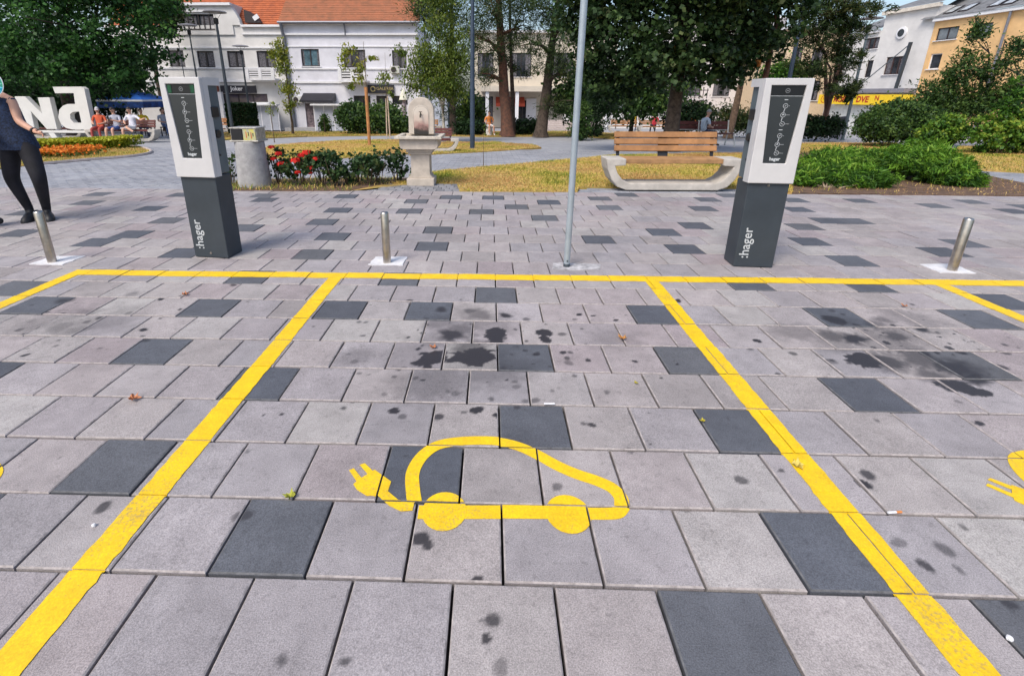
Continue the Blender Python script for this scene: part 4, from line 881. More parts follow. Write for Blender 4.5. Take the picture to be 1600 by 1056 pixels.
juniper('spreading juniper at the right end of the bed', (7.72, 5.05, -0.05), [B((7.70, 5.20, 0.19),.38,.35,.19), B((7.77, 5.00, 0.08),.33,.3,.12), B((7.76, 5.60, 0.26),.42,.4,.2)], 8000, 53)
# rose bushes
M_petal = leafmat('red_petals', pal((.35, .005, .006), (.6, .012, .01), (.75, .03, .02), (.8, .05, .04)), .6, .2)
def rose_bush(label, base, h, w_, n, blooms, seed):
    t = thing('rose_bush', base, label, 'rose bush', 0, 'rose bushes in the bed beside the bin'); g = random.Random(seed); m = MB()
    for i in range(7):
        e = Vector((g.gauss(0, w_ * .5), g.gauss(0, .1), h * g.uniform(.6, 1))); m.tube([(e.x * .2, e.y * .3, 0), (e.x * .5, e.y * .6, e.z * .5), e], [.008, .006, .003], 5)
    m.build('stems', M_twig, t)['kind'] = 'stuff'
    V, r = leaf_cloud([((g.gauss(0, w_ * .45), g.gauss(0, .09), h * g.uniform(.35, .95)), (w_ * .3, .12, .09)) for _ in range(9)], n, .066, clump=11, spread=.45, aspect=1.35, seed=seed)
    V[:, :, 2] = np.maximum(V[:, :, 2], .02); quads_mesh('leaves', V, L_rose, t, r, 4)
    for (dx, dz, rr) in blooms:
        rr *= 1.3
        k = 26; gg = np.random.default_rng(seed * 31 + int(dz * 100)); pv = []
        for i in range(k):
            ph = i * 2.4; u = (i + 1) / k; rad = rr * (.25 + .75 * u); el = 1.25 - 1.15 * u
            d = np.array([math.cos(ph) * math.cos(el), math.sin(ph) * math.cos(el), math.sin(el)]); tt = np.array([-math.sin(ph), math.cos(ph), 0]); up_ = np.cross(d, tt)
            c = d * rad * .8; s_ = rr * (.35 + .35 * u); pv.append([c - up_ * s_ * .6, c + tt * s_ * .7, c + up_ * s_ * .7 + d * s_ * .3, c - tt * s_ * .7])
        V = np.array(pv) + np.array([dx, -.14, dz]); quads_mesh('bloom', V, M_petal, t, gg.uniform(0, 1, k), 4)
def rb(label, base, h, w_, n, blooms, seed): rose_bush(label, base, h, w_, n, blooms, seed)
rb('rose bush with red blooms right beside the litter bin', (-3.48, 4.46, -0.02), .55, .22, 420, [(.0, .60, .045), (.10, .50, .05), (.01, .42, .045), (.14, .33, .07)], 61)
rb('rose bush covered in red blooms in the middle of the bed', (-3.08, 4.40, -0.02), .52, .24, 520, [(-.02, .40, .065), (.10, .48, .06), (.17, .52, .065), (.0, .22, .045)], 62)
rb('rose bush with two red blooms at the end of the red group', (-2.75, 4.35, -0.02), .5, .22, 520, [(.0, .44, .05), (-.1, .30, .05), (-.12, .22, .04)], 63)
rb('leafy rose bush without blooms in the centre of the bed', (-2.53, 4.29, -0.02), .52, .22, 540, [], 64)
rb('leafy rose bush with pale gap behind it', (-2.23, 4.69, -0.03), .5, .2, 480, [], 65)
rb('loose rose bush second from the drinking fountain', (-1.91, 4.79, -0.04), .5, .22, 300, [], 66)
rb('loose rose bush closest to the drinking fountain', (-1.63, 4.98, -0.04), .5, .2, 340, [], 67)
rb('small rose bush left of the litter bin', (-4.20, 4.34, -0.02), .5, .12, 120, [], 68)
rb('small low rose bush in the soil between the leafy ones', (-2.36, 4.45, -0.02), .28, .2, 260, [], 69)
rb('full leafy rose bush in the gap near the fountain end of the bed', (-2.00, 4.47, -0.02), .45, .2, 420, [], 70)
# hedge and flowers of the round bed
t = thing('low_hedge', (-12.37, 11.17, -0.28), 'low lime green clipped hedge in front of the white letters', 'hedge')
bb = (-12.37, 11.17, -0.28)
hp = [(-14.17, 11.00), (-13.91, 11.58), (-13.40, 11.92), (-12.86, 12.28), (-12.30, 12.65), (-12.35, 13.31)]
pts = smoothpts(hp, 5); n_ = 9000; ii = rng.integers(0, len(pts), n_); q = np.array([pts[i] for i in ii]); off = rng.uniform(-1, 1, (n_, 2)); 
zz = rng.uniform(.0, 1, n_); zz = np.where(rng.uniform(0, 1, n_) < .5, rng.uniform(.85, 1.05, n_), zz)
q3 = np.stack([q[:, 0] - bb[0] + rng.uniform(-.35, .35, n_), q[:, 1] - bb[1] + off[:, 1] * .45, zz * .30], 1)
V, r = leaf_cloud([((0, 0, 0), (1, 1, 1))], n_, .09, seed=71); V = V - V.mean(1, keepdims=True) + q3[:, None, :]; V[:, :, 2] = np.maximum(V[:, :, 2], .01)
quads_mesh('foliage', V, L_hedge, t, np.clip(.25 + .5 * zz + rng.normal(0, .15, n_), 0, 1), 4)
L_fl = leafmat('orange_flowers', [(0, (.06, .1, .015)), (.35, (.10, .13, .02)), (.42, (.55, .12, .015)), (.75, (.72, .20, .02)), (1, (.75, .32, .05))], .7, .2)
fp = np.array([(-12.24, 9.72), (-11.48, 9.35), (-11.41, 9.79), (-11.69, 10.46), (-12.18, 9.09)]); n_ = 4200; c = fp[rng.integers(0, len(fp), n_)]
cb = (-11.40, 9.36, -0.21)
fo = thing('flower_patch', cb, 'orange flowers planted in front of the low lime hedge', 'flowers'); fo['kind'] = 'stuff'
q3 = np.stack([c[:, 0] - cb[0] + rng.normal(0, .35, n_), c[:, 1] - cb[1] + rng.normal(0, .17, n_), rng.uniform(.05, .2, n_)], 1)
V, r = leaf_cloud([((0, 0, 0), (1, 1, 1))], n_, .07, seed=72, aspect=1.2); V = V - V.mean(1, keepdims=True) + q3[:, None, :]
quads_mesh('blooms', V, L_fl, fo, np.clip((q3[:, 2] - .05) / .15 * .7 + rng.normal(0.05, .2, n_), 0, 1), 4)
# ------------------------------------------------------------------ buildings
M_wallw = mat('white_lavender_render', (.66, .66, .72), .9, var=.09, scale=.9, bump=.1, bscale=20)
M_wallc = mat('off_white_render', (.66, .645, .63), .9, var=.09, scale=.9, bump=.1, bscale=20)
M_trim = mat('white_trim', (.72, .72, .74), .8, var=.05)
M_glass = mat('window_glass', (.03, .035, .045), .08, var=.5, scale=1.5)
M_curt = mat('curtain', (.13, .125, .14), .9, var=.5, scale=9)
M_frame = mat('dark_window_frame', (.03, .022, .024), .6, var=.2)
M_roof = mat('orange_roof_tiles', (.50, .135, .045), .85, var=.3, scale=2.5, c2=(.27, .075, .035), bump=.3, bscale=8)
M_roof2 = mat('weathered_roof_tiles', (.42, .15, .075), .9, var=.35, scale=2.2, c2=(.24, .11, .06), bump=.3, bscale=8)
M_groof = mat('grey_slate_roof', (.17, .175, .185), .85, var=.25, scale=3, bump=.3, bscale=12)
M_dsign = mat('black_sign_board', (.012, .012, .02), .5, var=.2)
M_fence = mat('grey_screen_panels', (.42, .44, .5), .7, var=.08, scale=3)
M_orange = mat('orange_render', (.74, .47, .22), .9, var=.1, scale=1.5)
M_ac = mat('air_conditioner_case', (.55, .55, .52), .6, var=.1)

def facade(t, x0, z0, x1, z1, holes, m, thick=.3, name='wall', rev=.16):
    """front wall in local coordinates (x, y=0 plane faces -Y) with real openings"""
    xs = sorted({x0, x1, *[h[0] for h in holes], *[h[2] for h in holes]}); zs = sorted({z0, z1, *[h[1] for h in holes], *[h[3] for h in holes]})
    mb = MB()
    for i in range(len(xs) - 1):
        for j in range(len(zs) - 1):
            cx, cz = (xs[i] + xs[i + 1]) / 2, (zs[j] + zs[j + 1]) / 2
            if any(h[0] < cx < h[2] and h[1] < cz < h[3] for h in holes): continue
            mb.add([(xs[i], 0, zs[j]), (xs[i + 1], 0, zs[j]), (xs[i + 1], 0, zs[j + 1]), (xs[i], 0, zs[j + 1])], [(0, 1, 2, 3)])
    for a, b, c, d in holes:
        mb.add([(a, 0, b), (c, 0, b), (c, 0, d), (a, 0, d), (a, rev, b), (c, rev, b), (c, rev, d), (a, rev, d)], [(0, 4, 5, 1), (1, 5, 6, 2), (2, 6, 7, 3), (3, 7, 4, 0)])
    mb.add([(x0, 0, z0), (x1, 0, z0), (x1, thick, z0), (x0, thick, z0), (x0, 0, z1), (x1, 0, z1), (x1, thick, z1), (x0, thick, z1)], [(0, 3, 7, 4), (1, 5, 6, 2), (4, 5, 6, 7)])
    me = bpy.data.meshes.new(name); me.from_pydata(mb.v, [], mb.f); me.materials.append(m)
    o = bpy.data.objects.new(name, me); col.objects.link(o); o.parent = t; return o
def window(t, h, mull=1, curtain=.6, sill=True, y=.1, fr=None, trans=False, glass=None):
    a, b, c, d = h; f = .055; m = MB()
    m.box(((a + c) / 2, y, b + f / 2), (c - a, .06, f)); m.box(((a + c) / 2, y, d - f / 2), (c - a, .06, f))
    for x in (a + f / 2, c - f / 2): m.box((x, y, (b + d) / 2), (f, .06, d - b - 2 * f))
    for k in range(mull): x = a + (c - a) * (k + 1) / (mull + 1); m.box((x, y, (b + d) / 2), (f * 1.3, .05, d - b - 2 * f))
    w_ = m.build('window', fr or M_frame, t)
    MB().box(((a + c) / 2, y + .02, (b + d) / 2), (c - a - f, .008, d - b - f)).build('pane', glass or M_glass, w_)
    if curtain:
        n = 14; m = MB()
        for k in range(n):
            u0 = a + (c - a) * k / n; u1 = a + (c - a) * (k + 1) / n
            if abs((k + .5) / n - .5) < (1 - curtain) / 2: continue
            m.add([(u0, y + .012 - .0, b + .08), (u1, y + .012, b + .08), (u1, y + .012, d - .1), (u0, y + .012, d - .1)], [(0, 1, 2, 3)])
        m.build('curtain', M_curt, w_)['kind'] = 'stuff'
    if sill: MB().box(((a + c) / 2, -.04, b - .03), (c - a + .14, .12, .05)).build('sill', M_trim, w_)
def course(t, x0, x1, z, h=.1, out=.07, m=None, name='string_course'): return MB().box(((x0 + x1) / 2, -out / 2, z), (x1 - x0, out, h)).build(name, m or M_trim, t)
def tiled_roof(t, x0, x1, z0, depth, rise, m, rows=22, name='roof', y0=-.35, lift=.05):
    mb = MB(); 
    for k in range(rows):
        u0, u1 = k / rows, (k + 1) / rows
        ya, yb = y0 + depth * u0, y0 + depth * u1 + .06; za, zb = z0 + rise * u0 + lift, z0 + rise * u1 + .02
        mb.add([(x0, ya, za), (x1, ya, za), (x1, yb, zb), (x0, yb, zb), (x0, ya, za - lift), (x1, ya, za - lift)], [(0, 1, 2, 3), (4, 5, 1, 0)])
    return mb.build(name, m, t)
def aircon(t, a, b, c, d):
    o = MB().box(((a + c) / 2, -.16, (b + d) / 2), (c - a, .3, d - b)).build('air_conditioner', M_ac, t, bevel=.02)
    m = MB(); r = (d - b) * .4; m.lathe([(.01, 0), (r, 0), (r, .02), (.01, .02)], 16); m.v = [((a + c) / 2 - (c - a) * .12 + x, -.312 - z, (b + d) / 2 + y) for x, y, z in m.v]; m.build('fan_grille', M_frame, o)

Y0 = 33; Z0 = zg(Y0)
def loc(r, t): return (r[0] - t.location.x, r[1] - t.location.z, r[2] - t.location.x, r[3] - t.location.z)
# ---- left, right-hand half: long eaves and weathered red roof
A = (-14.29, -1.25, -5.03, 5.94)
t = thing('town_house', (A[0], Y0, Z0), 'white two storey house with long weathered red roof and small balcony', 'house')
W_, H_ = A[2] - A[0], A[3] - Z0
wins = [loc(r, t) for r in ((-13.15, 3.21, -11.90, 4.31), (-10.21, 3.13, -8.70, 4.27), (-6.85, 3.09, -5.87, 4.23))]
low = [loc(r, t) for r in ((-9.72, 0.6, -8.53, 1.29), (-8.12, 0.6, -7.35, 1.29), (-6.99, 0.69, -5.90, 1.29))]
door = loc((-13.25, -0.87, -12.65, 0.76), t)
facade(t, 0, 0, W_, H_, wins + low + [door], M_wallw)
for i, h in enumerate(wins): window(t, h, 1 if i != 1 else 2, .7 if i else .3, glass=None if i else mat('blue_reflecting_pane', (.10, .17, .21), .1, var=.4, scale=2))
for h in low: window(t, h, 1, 0, False)
dd = MB().box(((door[0] + door[2]) / 2, .12, (door[1] + door[3]) / 2), (door[2] - door[0], .05, door[3] - door[1])).build('door', mat('patterned_door', (.05, .04, .05), .5, var=.9, scale=7, c2=(.28, .22, .24)), t)
MB().box((door[0] + .1, .08, 1.0), (.03, .05, .14)).build('handle', M_steel, dd)
bk_ = MB(); bk_.box((W_ / 2, 4.0, H_ / 2), (W_ - .02, 7.3, H_ - .02)); bk_.build('house_body', M_wallw, t)
zc = lambda y, x=550: (-9.35, 33.00, 7.33)[2] + 0 * y
for zz_, hh, oo in ((loc((-13.91, 5.11, -5.38, 5.23), t)[3], .12, .16), (loc((-14.00, 4.39, -5.40, 4.47), t)[3], .07, .06), (loc((-14.18, 2.92, -5.46, 3.05), t)[3], .1, .08), (loc((-14.29, 2.05, -5.49, 2.17), t)[3], .13, .1), (loc((-13.84, 5.74, -5.35, 5.86), t)[3], .12, .22)): course(t, 0, W_, zz_, hh, oo)
tiled_roof(t, -.1, W_ + .2, H_, 4.6, 3.9, M_roof2, 30)
g = MB(); g.tube([(-.1, -.42, H_ - .02), (W_ + .2, -.42, H_ - .02)], .075, 8); g.build('gutter', mat('zinc', (.2, .21, .25), .5, metal=.4), t, smooth=True)
g = MB(); g.tube([(.1, -.40, H_ - .05), (.1, -.17, H_ - .7), (.12, -.14, H_ - .9), (.2, -.14, .24)], .11, 8); g.build('drainpipe', mat('dark_zinc', (.12, .13, .16), .6), t, smooth=True)
g = MB(); bx_ = W_ * .47; g.tube([(bx_, -.3, H_ - .05), (bx_, -.2, H_ - .25), (bx_, -.12, H_ - .8)], .06, 8); g.build('rain_head', mat('zinc', (.2, .21, .25)), t, smooth=True)
b_ = loc((-10.44, 2.17, -8.51, 2.96), t)
def balcony(t, b_):
    m = MB(); m.box(((b_[0] + b_[2]) / 2, -.45, b_[1] + .05), (b_[2] - b_[0], .9, .12))
    for x in (b_[0] + .12, (b_[0] + b_[2]) / 2, b_[2] - .12): m.box((x, -.85, (b_[1] + b_[3]) / 2), (.22, .12, b_[3] - b_[1]))
    bal = m.build('balcony', M_trim, t)
    MB().box(((b_[0] + b_[2]) / 2, -.78, (b_[1] + b_[3]) / 2 + .05), (b_[2] - b_[0] - .3, .02, b_[3] - b_[1] - .2)).build('gap_shade_sheet', M_frame, bal)  # dark sheet added to stand in for the shade between the rails
    for k in range(4): MB().box(((b_[0] + b_[2]) / 2, -.86, b_[1] + .2 + k * (b_[3] - b_[1] - .25) / 3.2), (b_[2] - b_[0] - .3, .05, .09)).build('rail', M_trim, bal)
balcony(t, b_)
aircon(t, *loc((-6.97, 2.76, -6.35, 3.22), t)); aircon(t, *loc((-14.00, 0.8, -13.32, 1.23), t))
s_ = loc((-13.26, 0.85, -10.97, 1.45), t); m = MB(); m.prism([(-.02, s_[3]), (-.9, s_[1] + .12), (-.9, s_[1]), (-.02, s_[1] + .1)], s_[0], s_[2], 'x'); m.build('black_awning', M_dsign, t)
s_ = loc((-8.66, 1.46, -6.81, 2.01), t); sb = MB().box(((s_[0] + s_[2]) / 2, -.09, (s_[1] + s_[3]) / 2), (s_[2] - s_[0], .12, s_[3] - s_[1])).build('sign_board', M_dsign, t)
M_gold = mat('gold_lettering', (.42, .34, .14), .5)
text_mesh('lettering', 'GALERIJA', .29, M_gold, sb, ((s_[0] + s_[2]) / 2 + .3, -.157, (s_[1] + s_[3]) / 2 + .02), (R(90), 0, 0), .003)
m = MB(); rr_ = .19
for k in range(20):
    a = 2 * math.pi * k / 20; cx_, cz_ = s_[0] + .38, (s_[1] + s_[3]) / 2
    m.v += [(cx_ + rr_ * math.cos(a), -.157, cz_ + rr_ * math.sin(a)), (cx_ + rr_ * .65 * math.cos(a), -.157, cz_ + rr_ * .65 * math.sin(a))]
for k in range(19): m.f.append((2 * k, 2 * k + 1, 2 * k + 3, 2 * k + 2)); m.mi.append(0)
m.build('round_logo', M_gold, sb)
m = MB().box((W_ / 2, -.5, .12), (W_ + .4, 1.0, .24)); m.build('step', M_conc, t)

# ---- left, left-hand half: stepped gable and bright orange roof
A2 = (-26.60, -1.31, -14.39, 5.79)
t = thing('town_house', (A2[0], Y0, Z0), 'white house with stepped attic gable and bright orange roof beside the street lamps', 'house')
W_, H_ = A[0] - A2[0] - .004, A2[3] - Z0
wins = [loc(r, t) for r in ((-22.46, 3.15, -21.38, 4.22), (-20.44, 3.11, -19.26, 4.18), (-18.32, 3.12, -17.15, 4.18), (-16.25, 3.08, -14.99, 4.19))]
shopw = loc((-19.05, 0.78, -15.87, 1.39), t)
facade(t, 0, 0, W_, H_, wins + [shopw], M_wallc)
for h in wins: window(t, h, 1, .8)
window(t, shopw, 2, 0, False, glass=mat('shop_window', (.07, .055, .085), .12, var=.8, scale=1.6, c2=(.18, .15, .12)))
MB().box((W_ / 2, 4.0, H_ / 2), (W_ - .02, 7.3, H_ - .02)).build('house_body', M_wallc, t)
gx0, gx1 = loc((-22.30, 5.79, -17.60, 7.15), t)[0], loc((-22.30, 5.79, -17.60, 7.15), t)[2]; gz = loc((-22.30, 5.79, -17.60, 7.15), t)[3]
aw = loc((-21.03, 5.51, -18.82, 6.46), t)
o = facade(t, gx0, H_ - .6, gx1, gz, [(aw[0], max(aw[1], H_ - .59), aw[2], aw[3])], M_wallc, 3.0, 'attic_gable'); o.location = (0, -.1, 0)
m = MB(); m.prism([(gx1, H_), (gx1 + .55, H_), (gx1 + .5, H_ + .35), (gx1 + .3, H_ + .75), (gx1 + .05, H_ + 1.1), (gx1, gz - .25)], -.1, .3, 'y'); m.build('gable_shoulder', M_wallc, t)
window(t, (aw[0], max(aw[1], H_ - .59), aw[2], aw[3]), 5, .9, True, .0)
course(t, gx0 - .1, gx1 + .1, gz - .1, .16, .3); course(t, aw[0] - .4, aw[2] + .2, aw[3] + .16, .08, .2)
for zz_, hh, oo in ((loc((-22.52, 4.27, -14.15, 4.39), t)[3], .1, .08), (loc((-22.78, 2.95, -14.31, 3.07), t)[3], .1, .08), (loc((-22.95, 2.11, -14.41, 2.23), t)[3], .14, .12)): course(t, 0, W_, zz_, hh, oo)
course(t, gx1 + .56, W_, H_ - .05, .14, .2); course(t, gx1 + .56, W_, H_ - .55, .08, .12)
for k in range(1, 6): course(t, 0, W_, wins[0][1] + (wins[0][3] - wins[0][1]) * k / 6, .025, .015, mat('joint_shadow_line', (.42, .42, .44), .9), 'wall_band') if False else None
tiled_roof(t, 0, W_ + .05, H_, 4.6, 4.4, M_roof, 30, y0=.35)
m = MB(); m.prism([(gx1 + .75, H_ + .18), (gx1 + 1.85, H_ + .18), (gx1 + 1.5, H_ + .55), (gx1 + .75, H_ + 1.0)], .2, 1.2, 'y'); dm = m.build('dormer', M_frame, t)
MB().box((gx1 + 1.55, .17, H_ + .5), (.4, .06, .28), rot=Euler((0, R(-30), 0))).build('dormer_flap', M_trim, dm)
b_ = loc((-16.80, 2.28, -14.81, 2.99), t); balcony(t, b_)
s_ = loc((-19.09, 1.43, -16.57, 1.94), t); sb = MB().box(((s_[0] + s_[2]) / 2, -.09, (s_[1] + s_[3]) / 2), (s_[2] - s_[0], .12, s_[3] - s_[1])).build('sign_board', M_dsign, t)
text_mesh('lettering', 'Joker', .40, M_trim, sb, ((s_[0] + s_[2]) / 2 - .1, -.157, (s_[1] + s_[3]) / 2 + .04), (R(90), 0, 0), .003, bold=.006)
s_ = loc((-16.94, 0.66, -15.41, 0.83), t); MB().box(((s_[0] + s_[2]) / 2, -.5, (s_[1] + s_[3]) / 2), (s_[2] - s_[0], 1.0, s_[3] - s_[1])).build('entrance_canopy', M_trim, t)
s_ = loc((-19.99, -1.08, -19.25, 1.94), t); MB().box(((s_[0] + s_[2]) / 2, -.03, (s_[1] + s_[3]) / 2), (s_[2] - s_[0], .06, s_[3] - s_[1])).build('shop_front', mat('brick_red_front', (.20, .06, .035), .8, var=.4, scale=2), t)
s_ = loc((-19.62, 0.39, -19.02, 1.04), t); MB().box(((s_[0] + s_[2]) / 2, -.1, (s_[1] + s_[3]) / 2), (s_[2] - s_[0], .06, s_[3] - s_[1])).build('notice_board', M_trim, t)
s_ = loc((-19.18, -0.94, -18.95, 1.51), t); MB().box(((s_[0] + s_[2]) / 2, -.35, (s_[1] + s_[3]) / 2), (.28, .28, s_[3] - s_[1])).build('porch_post', M_trim, t)
s_ = loc((-15.88, 0.83, -14.50, 1.99), t)
# grey screen panels in front of the shops
def screen(r, label):
    t = thing('screen_fence', ((r[0] + r[2]) / 2, 32, zg(32)), label, 'fence', 0, 'grey terrace screens'); w_, h_ = r[2] - r[0], r[3] - zg(32)
    n = 3
    for k in range(n):
        x = -w_ / 2 + w_ * (k + .5) / n
        p_ = MB().box((x, 0, h_ / 2), (w_ / n - .05, .04, h_ - .08)).build('panel', M_fence, t)
        for j in range(3): MB().box((x, -.028, h_ * (j + .8) / 3.6), (w_ / n - .07, .012, .03)).build('rail', mat('fence_rail', (.5, .52, .58), .6), p_)
    for k in range(n + 1): MB().box((-w_ / 2 + w_ * k / n, 0, h_ / 2), (.045, .06, h_)).build('post', M_trim, t)
    MB().box((0, -.12, h_ + .05), (w_ + .2, .6, .1)).build('roof_strip', M_trim, t)
screen((-16.62, -1.17, -14.81, 0.64), 'grey screen fence panels behind the litter bin'); screen((-12.29, -1.19, -10.22, 0.65), 'grey screen fence panels behind the small thuja')

# ---- pale buildings far behind the pines
def plain_house(name, label, r, Y, depth, m, wins, rz=0, roofm=None, cat='building'):
    t = thing(name, (r[0], Y, zg(Y)), label, cat, rz); W_, H_ = r[2] - r[0], r[3] - zg(Y)
    hs = [(a * W_, b * H_, c * W_, d * H_) for a, b, c, d in wins]
    facade(t, 0, 0, W_, H_, hs, m)
    for h in hs: window(t, h, 1, .5)
    MB().box((W_ / 2, depth / 2 + .25, H_ / 2), (W_ - .02, depth, H_ - .02)).build('body', m, t)
    MB().box((W_ / 2, depth / 2 - .1, H_ + .1), (W_ + .6, depth + .6, .2)).build('flat_roof', roofm or M_trim, t)
    return t, W_, H_
M_cream = mat('cream_render', (.58, .52, .43), .9, var=.06, scale=1); M_pinkw = mat('pinkish_white_render', (.62, .58, .57), .9, var=.06, scale=1)
t, W_, H_ = plain_house('pavilion', 'pale building with red shop awning behind the pine trunks', (-1.98, -1.62, 11.47, 6.71), 46, 9, M_cream, [(.02, .02, .16, .34), (.30, .02, .44, .30), (.05, .55, .16, .8), (.28, .55, .42, .8), (.56, .55, .7, .8), (.82, .55, .95, .8)])
MB().box((W_ * .55, -1.4, H_ * .42), (W_ * .95, 2.8, .45)).build('canopy', M_cream, t)
for k in range(5): MB().box((W_ * (.12 + .2 * k), -2.5, H_ * .2), (.3, .3, H_ * .4)).build('canopy_post', M_trim, t)
aw_ = MB(); aw_.prism([(-.02, H_ * .335), (-1.3, H_ * .27), (-1.3, H_ * .235), (-.02, H_ * .3)], W_ * .18, W_ * .38, 'x'); aw_.build('red_awning', mat('red_awning', (.62, .10, .05), .8, var=.1), t)
MB().box((W_ * .43, -.1, H_ * .17), (W_ * .07, .1, H_ * .3)).build('poster', M_trim, t)
t, W_, H_ = plain_house('apartment_house', 'pinkish white building glimpsed below the maple crown', (18.06, -1.62, 29.50, 8.65), 52, 9, M_pinkw, [(.12, .3, .34, .52), (.12, .62, .3, .8), (.45, .3, .6, .5), (.45, .62, .6, .8), (.72, .62, .86, .8), (.72, .3, .86, .5)])
ba = MB(); ba.box((W_ * .22, -.6, H_ * .27), (W_ * .3, 1.2, .2)); bo = ba.build('balcony', M_pinkw, t)
for k in range(9): MB().box((W_ * (.08 + .28 * k / 8), -1.15, H_ * .32), (.06, .06, 1.1)).build('rail_post', M_frame, bo)
MB().box((W_ * .22, -1.15, H_ * .355), (W_ * .3, .08, .08)).build('handrail', M_frame, bo)
MB().box((W_ * .30, -.2, H_ * .1), (W_ * .2, .4, H_ * .12)).build('shop_sign', mat('amber_shop_sign', (.55, .26, .05), .7, var=.5, scale=1, c2=(.4, .06, .02)), t)
plain_house('apartment_house', 'cream building between the maple and the ragged pine', (25.73, -1.38, 30.63, 6.85), 44, 8, mat('warm_cream_render', (.62, .48, .32), .9, var=.06), [(.1, .62, .28, .82), (.45, .62, .65, .82), (.1, .3, .28, .5), (.5, .3, .7, .5)])

# ---- right: white gable house with the yellow shop sign and the orange wing
PA, PB = (29.33, 41.00, 1.39), (30.41, 33.50, 1.83)
d = Vector((PB[0] - PA[0], PB[1] - PA[1], 0)); rz = math.atan2(d.y, d.x)
def right_frame(name, label, cat): return thing(name, (PA[0], PA[1], zg(PA[1])), label, cat, rz)
def hole(a, b): return (a[0], b[1], b[0], a[1])
t = right_frame('gable_house', 'white house with tall gable, round window and yellow shop sign', 'house')
w1 = hole((3.34, 5.56), (4.91, 4.32)); w2_ = hole((0.90, 7.07), (2.30, 6.26)); w3 = hole((1.69, 5.43), (2.24, 4.19))
zs_, zgt = (0.71, 7.51)[1], (4.38, 8.66)[1]; xa_, xb_, xc_ = (-0.02, 3.31)[0] - .6, (2.36, 6.98)[0], (6.39, 5.36)[0]
facade(t, xa_, 0, xb_, zs_, [w2_, w3], M_wallc, .4, 'side_wall')
facade(t, xb_ + .003, 0, xc_, zgt, [w1], M_wallc, .4, 'gable_wall')
MB().box(((xa_ + xc_) / 2, 4.4, zs_ / 2), (xc_ - xa_ - .02, 8, zs_ - .02)).build('house_body', M_wallc, t)
MB().box(((xb_ + xc_) / 2, 2.4, (zs_ + zgt) / 2), (xc_ - xb_ - .02, 4.0, zgt - zs_ - .04)).build('gable_body', M_wallc, t)
for h in (w1, w2_): window(t, h, 2, .5, fr=mat('brown_window_frame', (.06, .03, .028), .6))
window(t, w3, 0, 0, False)
course(t, xb_ - .15, xc_ + .2, zgt, .24, .25, mat('cream_cornice', (.66, .6, .52), .8), 'cornice'); course(t, xa_, xb_ - .16, zs_, .2, .22, name='cornice')
cx, cz = (4.10, 7.15); m = MB(); m.lathe([(.40, 0), (.40, .1), (.26, .12), (.26, .02)], 28); m.v = [(cx + x, .0 - z, cz + y) for x, y, z in m.v]; rw = m.build('round_window', M_trim, t, smooth=True)
m = MB(); m.lathe([(.01, .125), (.26, .125), (.26, .13), (.01, .13)], 24); m.v = [(cx + x, -z, cz + y) for x, y, z in m.v]; m.build('pane', M_glass, rw)
rf = MB(); rf.add([(xa_ - .2, -.3, zs_ + .11), (xb_, -.3, zs_ + .11), (xb_, 3, zs_ + 1.3), (xa_ - .2, 3, zs_ + 1.3)], [(0, 1, 2, 3)]); rf.add([(xb_ - .2, -.25, zgt + .13), (xc_ + .3, -.25, zgt + .13), (xc_ + .3, 5.5, zgt + 1.9), (xb_ - .2, 5.5, zgt + 1.9)], [(0, 1, 2, 3)]); rf.build('roof', M_groof, t)
sA, sB = (-1.17, 2.85), (7.38, 2.27)
zc0 = sA[1] + .16
MB().box(((xa_ + xc_) / 2, -.5, zc0 + .16), (xc_ - xa_, 1.0, .3)).build('shop_canopy', mat('grey_canopy', (.2, .2, .24), .7), t)
sx0, sx1, sz0, sz1 = sA[0], sB[0], sB[1] - .12, sA[1] + .05
sb = MB().box(((sx0 + sx1) / 2, -1.07, (sz0 + sz1) / 2), (sx1 - sx0, .12, sz1 - sz0)).build('yellow_sign', mat('yellow_sign_board', (.80, .55, .02), .6, var=.06), t)
M_red = mat('red_lettering', (.42, .025, .015), .6)
text_mesh('lettering', 'ROBOT DVE', .60, M_red, sb, ((2.14, 2.57)[0], -1.134, (sz0 + sz1) / 2), (R(90), 0, 0), .004, bold=.022, shear=.12)
text_mesh('lettering', 'N', .5, M_red, sb, ((4.52, 2.72)[0], -1.134, (sz0 + sz1) / 2 + .1), (R(90), 0, 0), .004, bold=.01)
m = MB(); cxx, czz = (-0.59, 2.55)[0], (sz0 + sz1) / 2
for k in range(20):
    a = 2 * math.pi * k / 20; m.v += [(cxx + .30 * math.cos(a), -1.134, czz + .30 * math.sin(a)), (cxx + .24 * math.cos(a), -1.134, czz + .24 * math.sin(a))]
for k in range(20): j = (k + 1) % 20; m.f.append((2 * k, 2 * k + 1, 2 * j + 1, 2 * j)); m.mi.append(0)
m.build('round_logo', M_red, sb)
text_mesh('lettering', 'P', .34, M_red, sb, (cxx, -1.136, czz), (R(90), 0, 0), .004)
MB().box(((sx0 + sx1) / 2, -.55, (sz0 - .05) / 2), (sx1 - sx0 - .4, .1, sz0 - .06)).build('shop_front', mat('pale_shop_front', (.60, .62, .60), .6, var=.1), t)
pa, pb = (5.47, 3.17), (5.46, 6.38)
pm = MB(); pm.bar((pa[0], -.75, pa[1]), (pb[0] + .25, -.75, pb[1]), .17, .17); pm.build('banner_post', M_anth, t)
pc = (1.79, 3.15); pm = MB(); pm.tube([(pb[0] + .2, -.75, pb[1] - .15), (pc[0], -.8, pc[1])], .035, 6); pm.tube([(pb[0] + .2, -.75, pb[1] - .4), ((4.72, 5.47)[0], -.05, (4.72, 5.47)[1])], .03, 6); pm.build('stay_rods', M_gside, t)
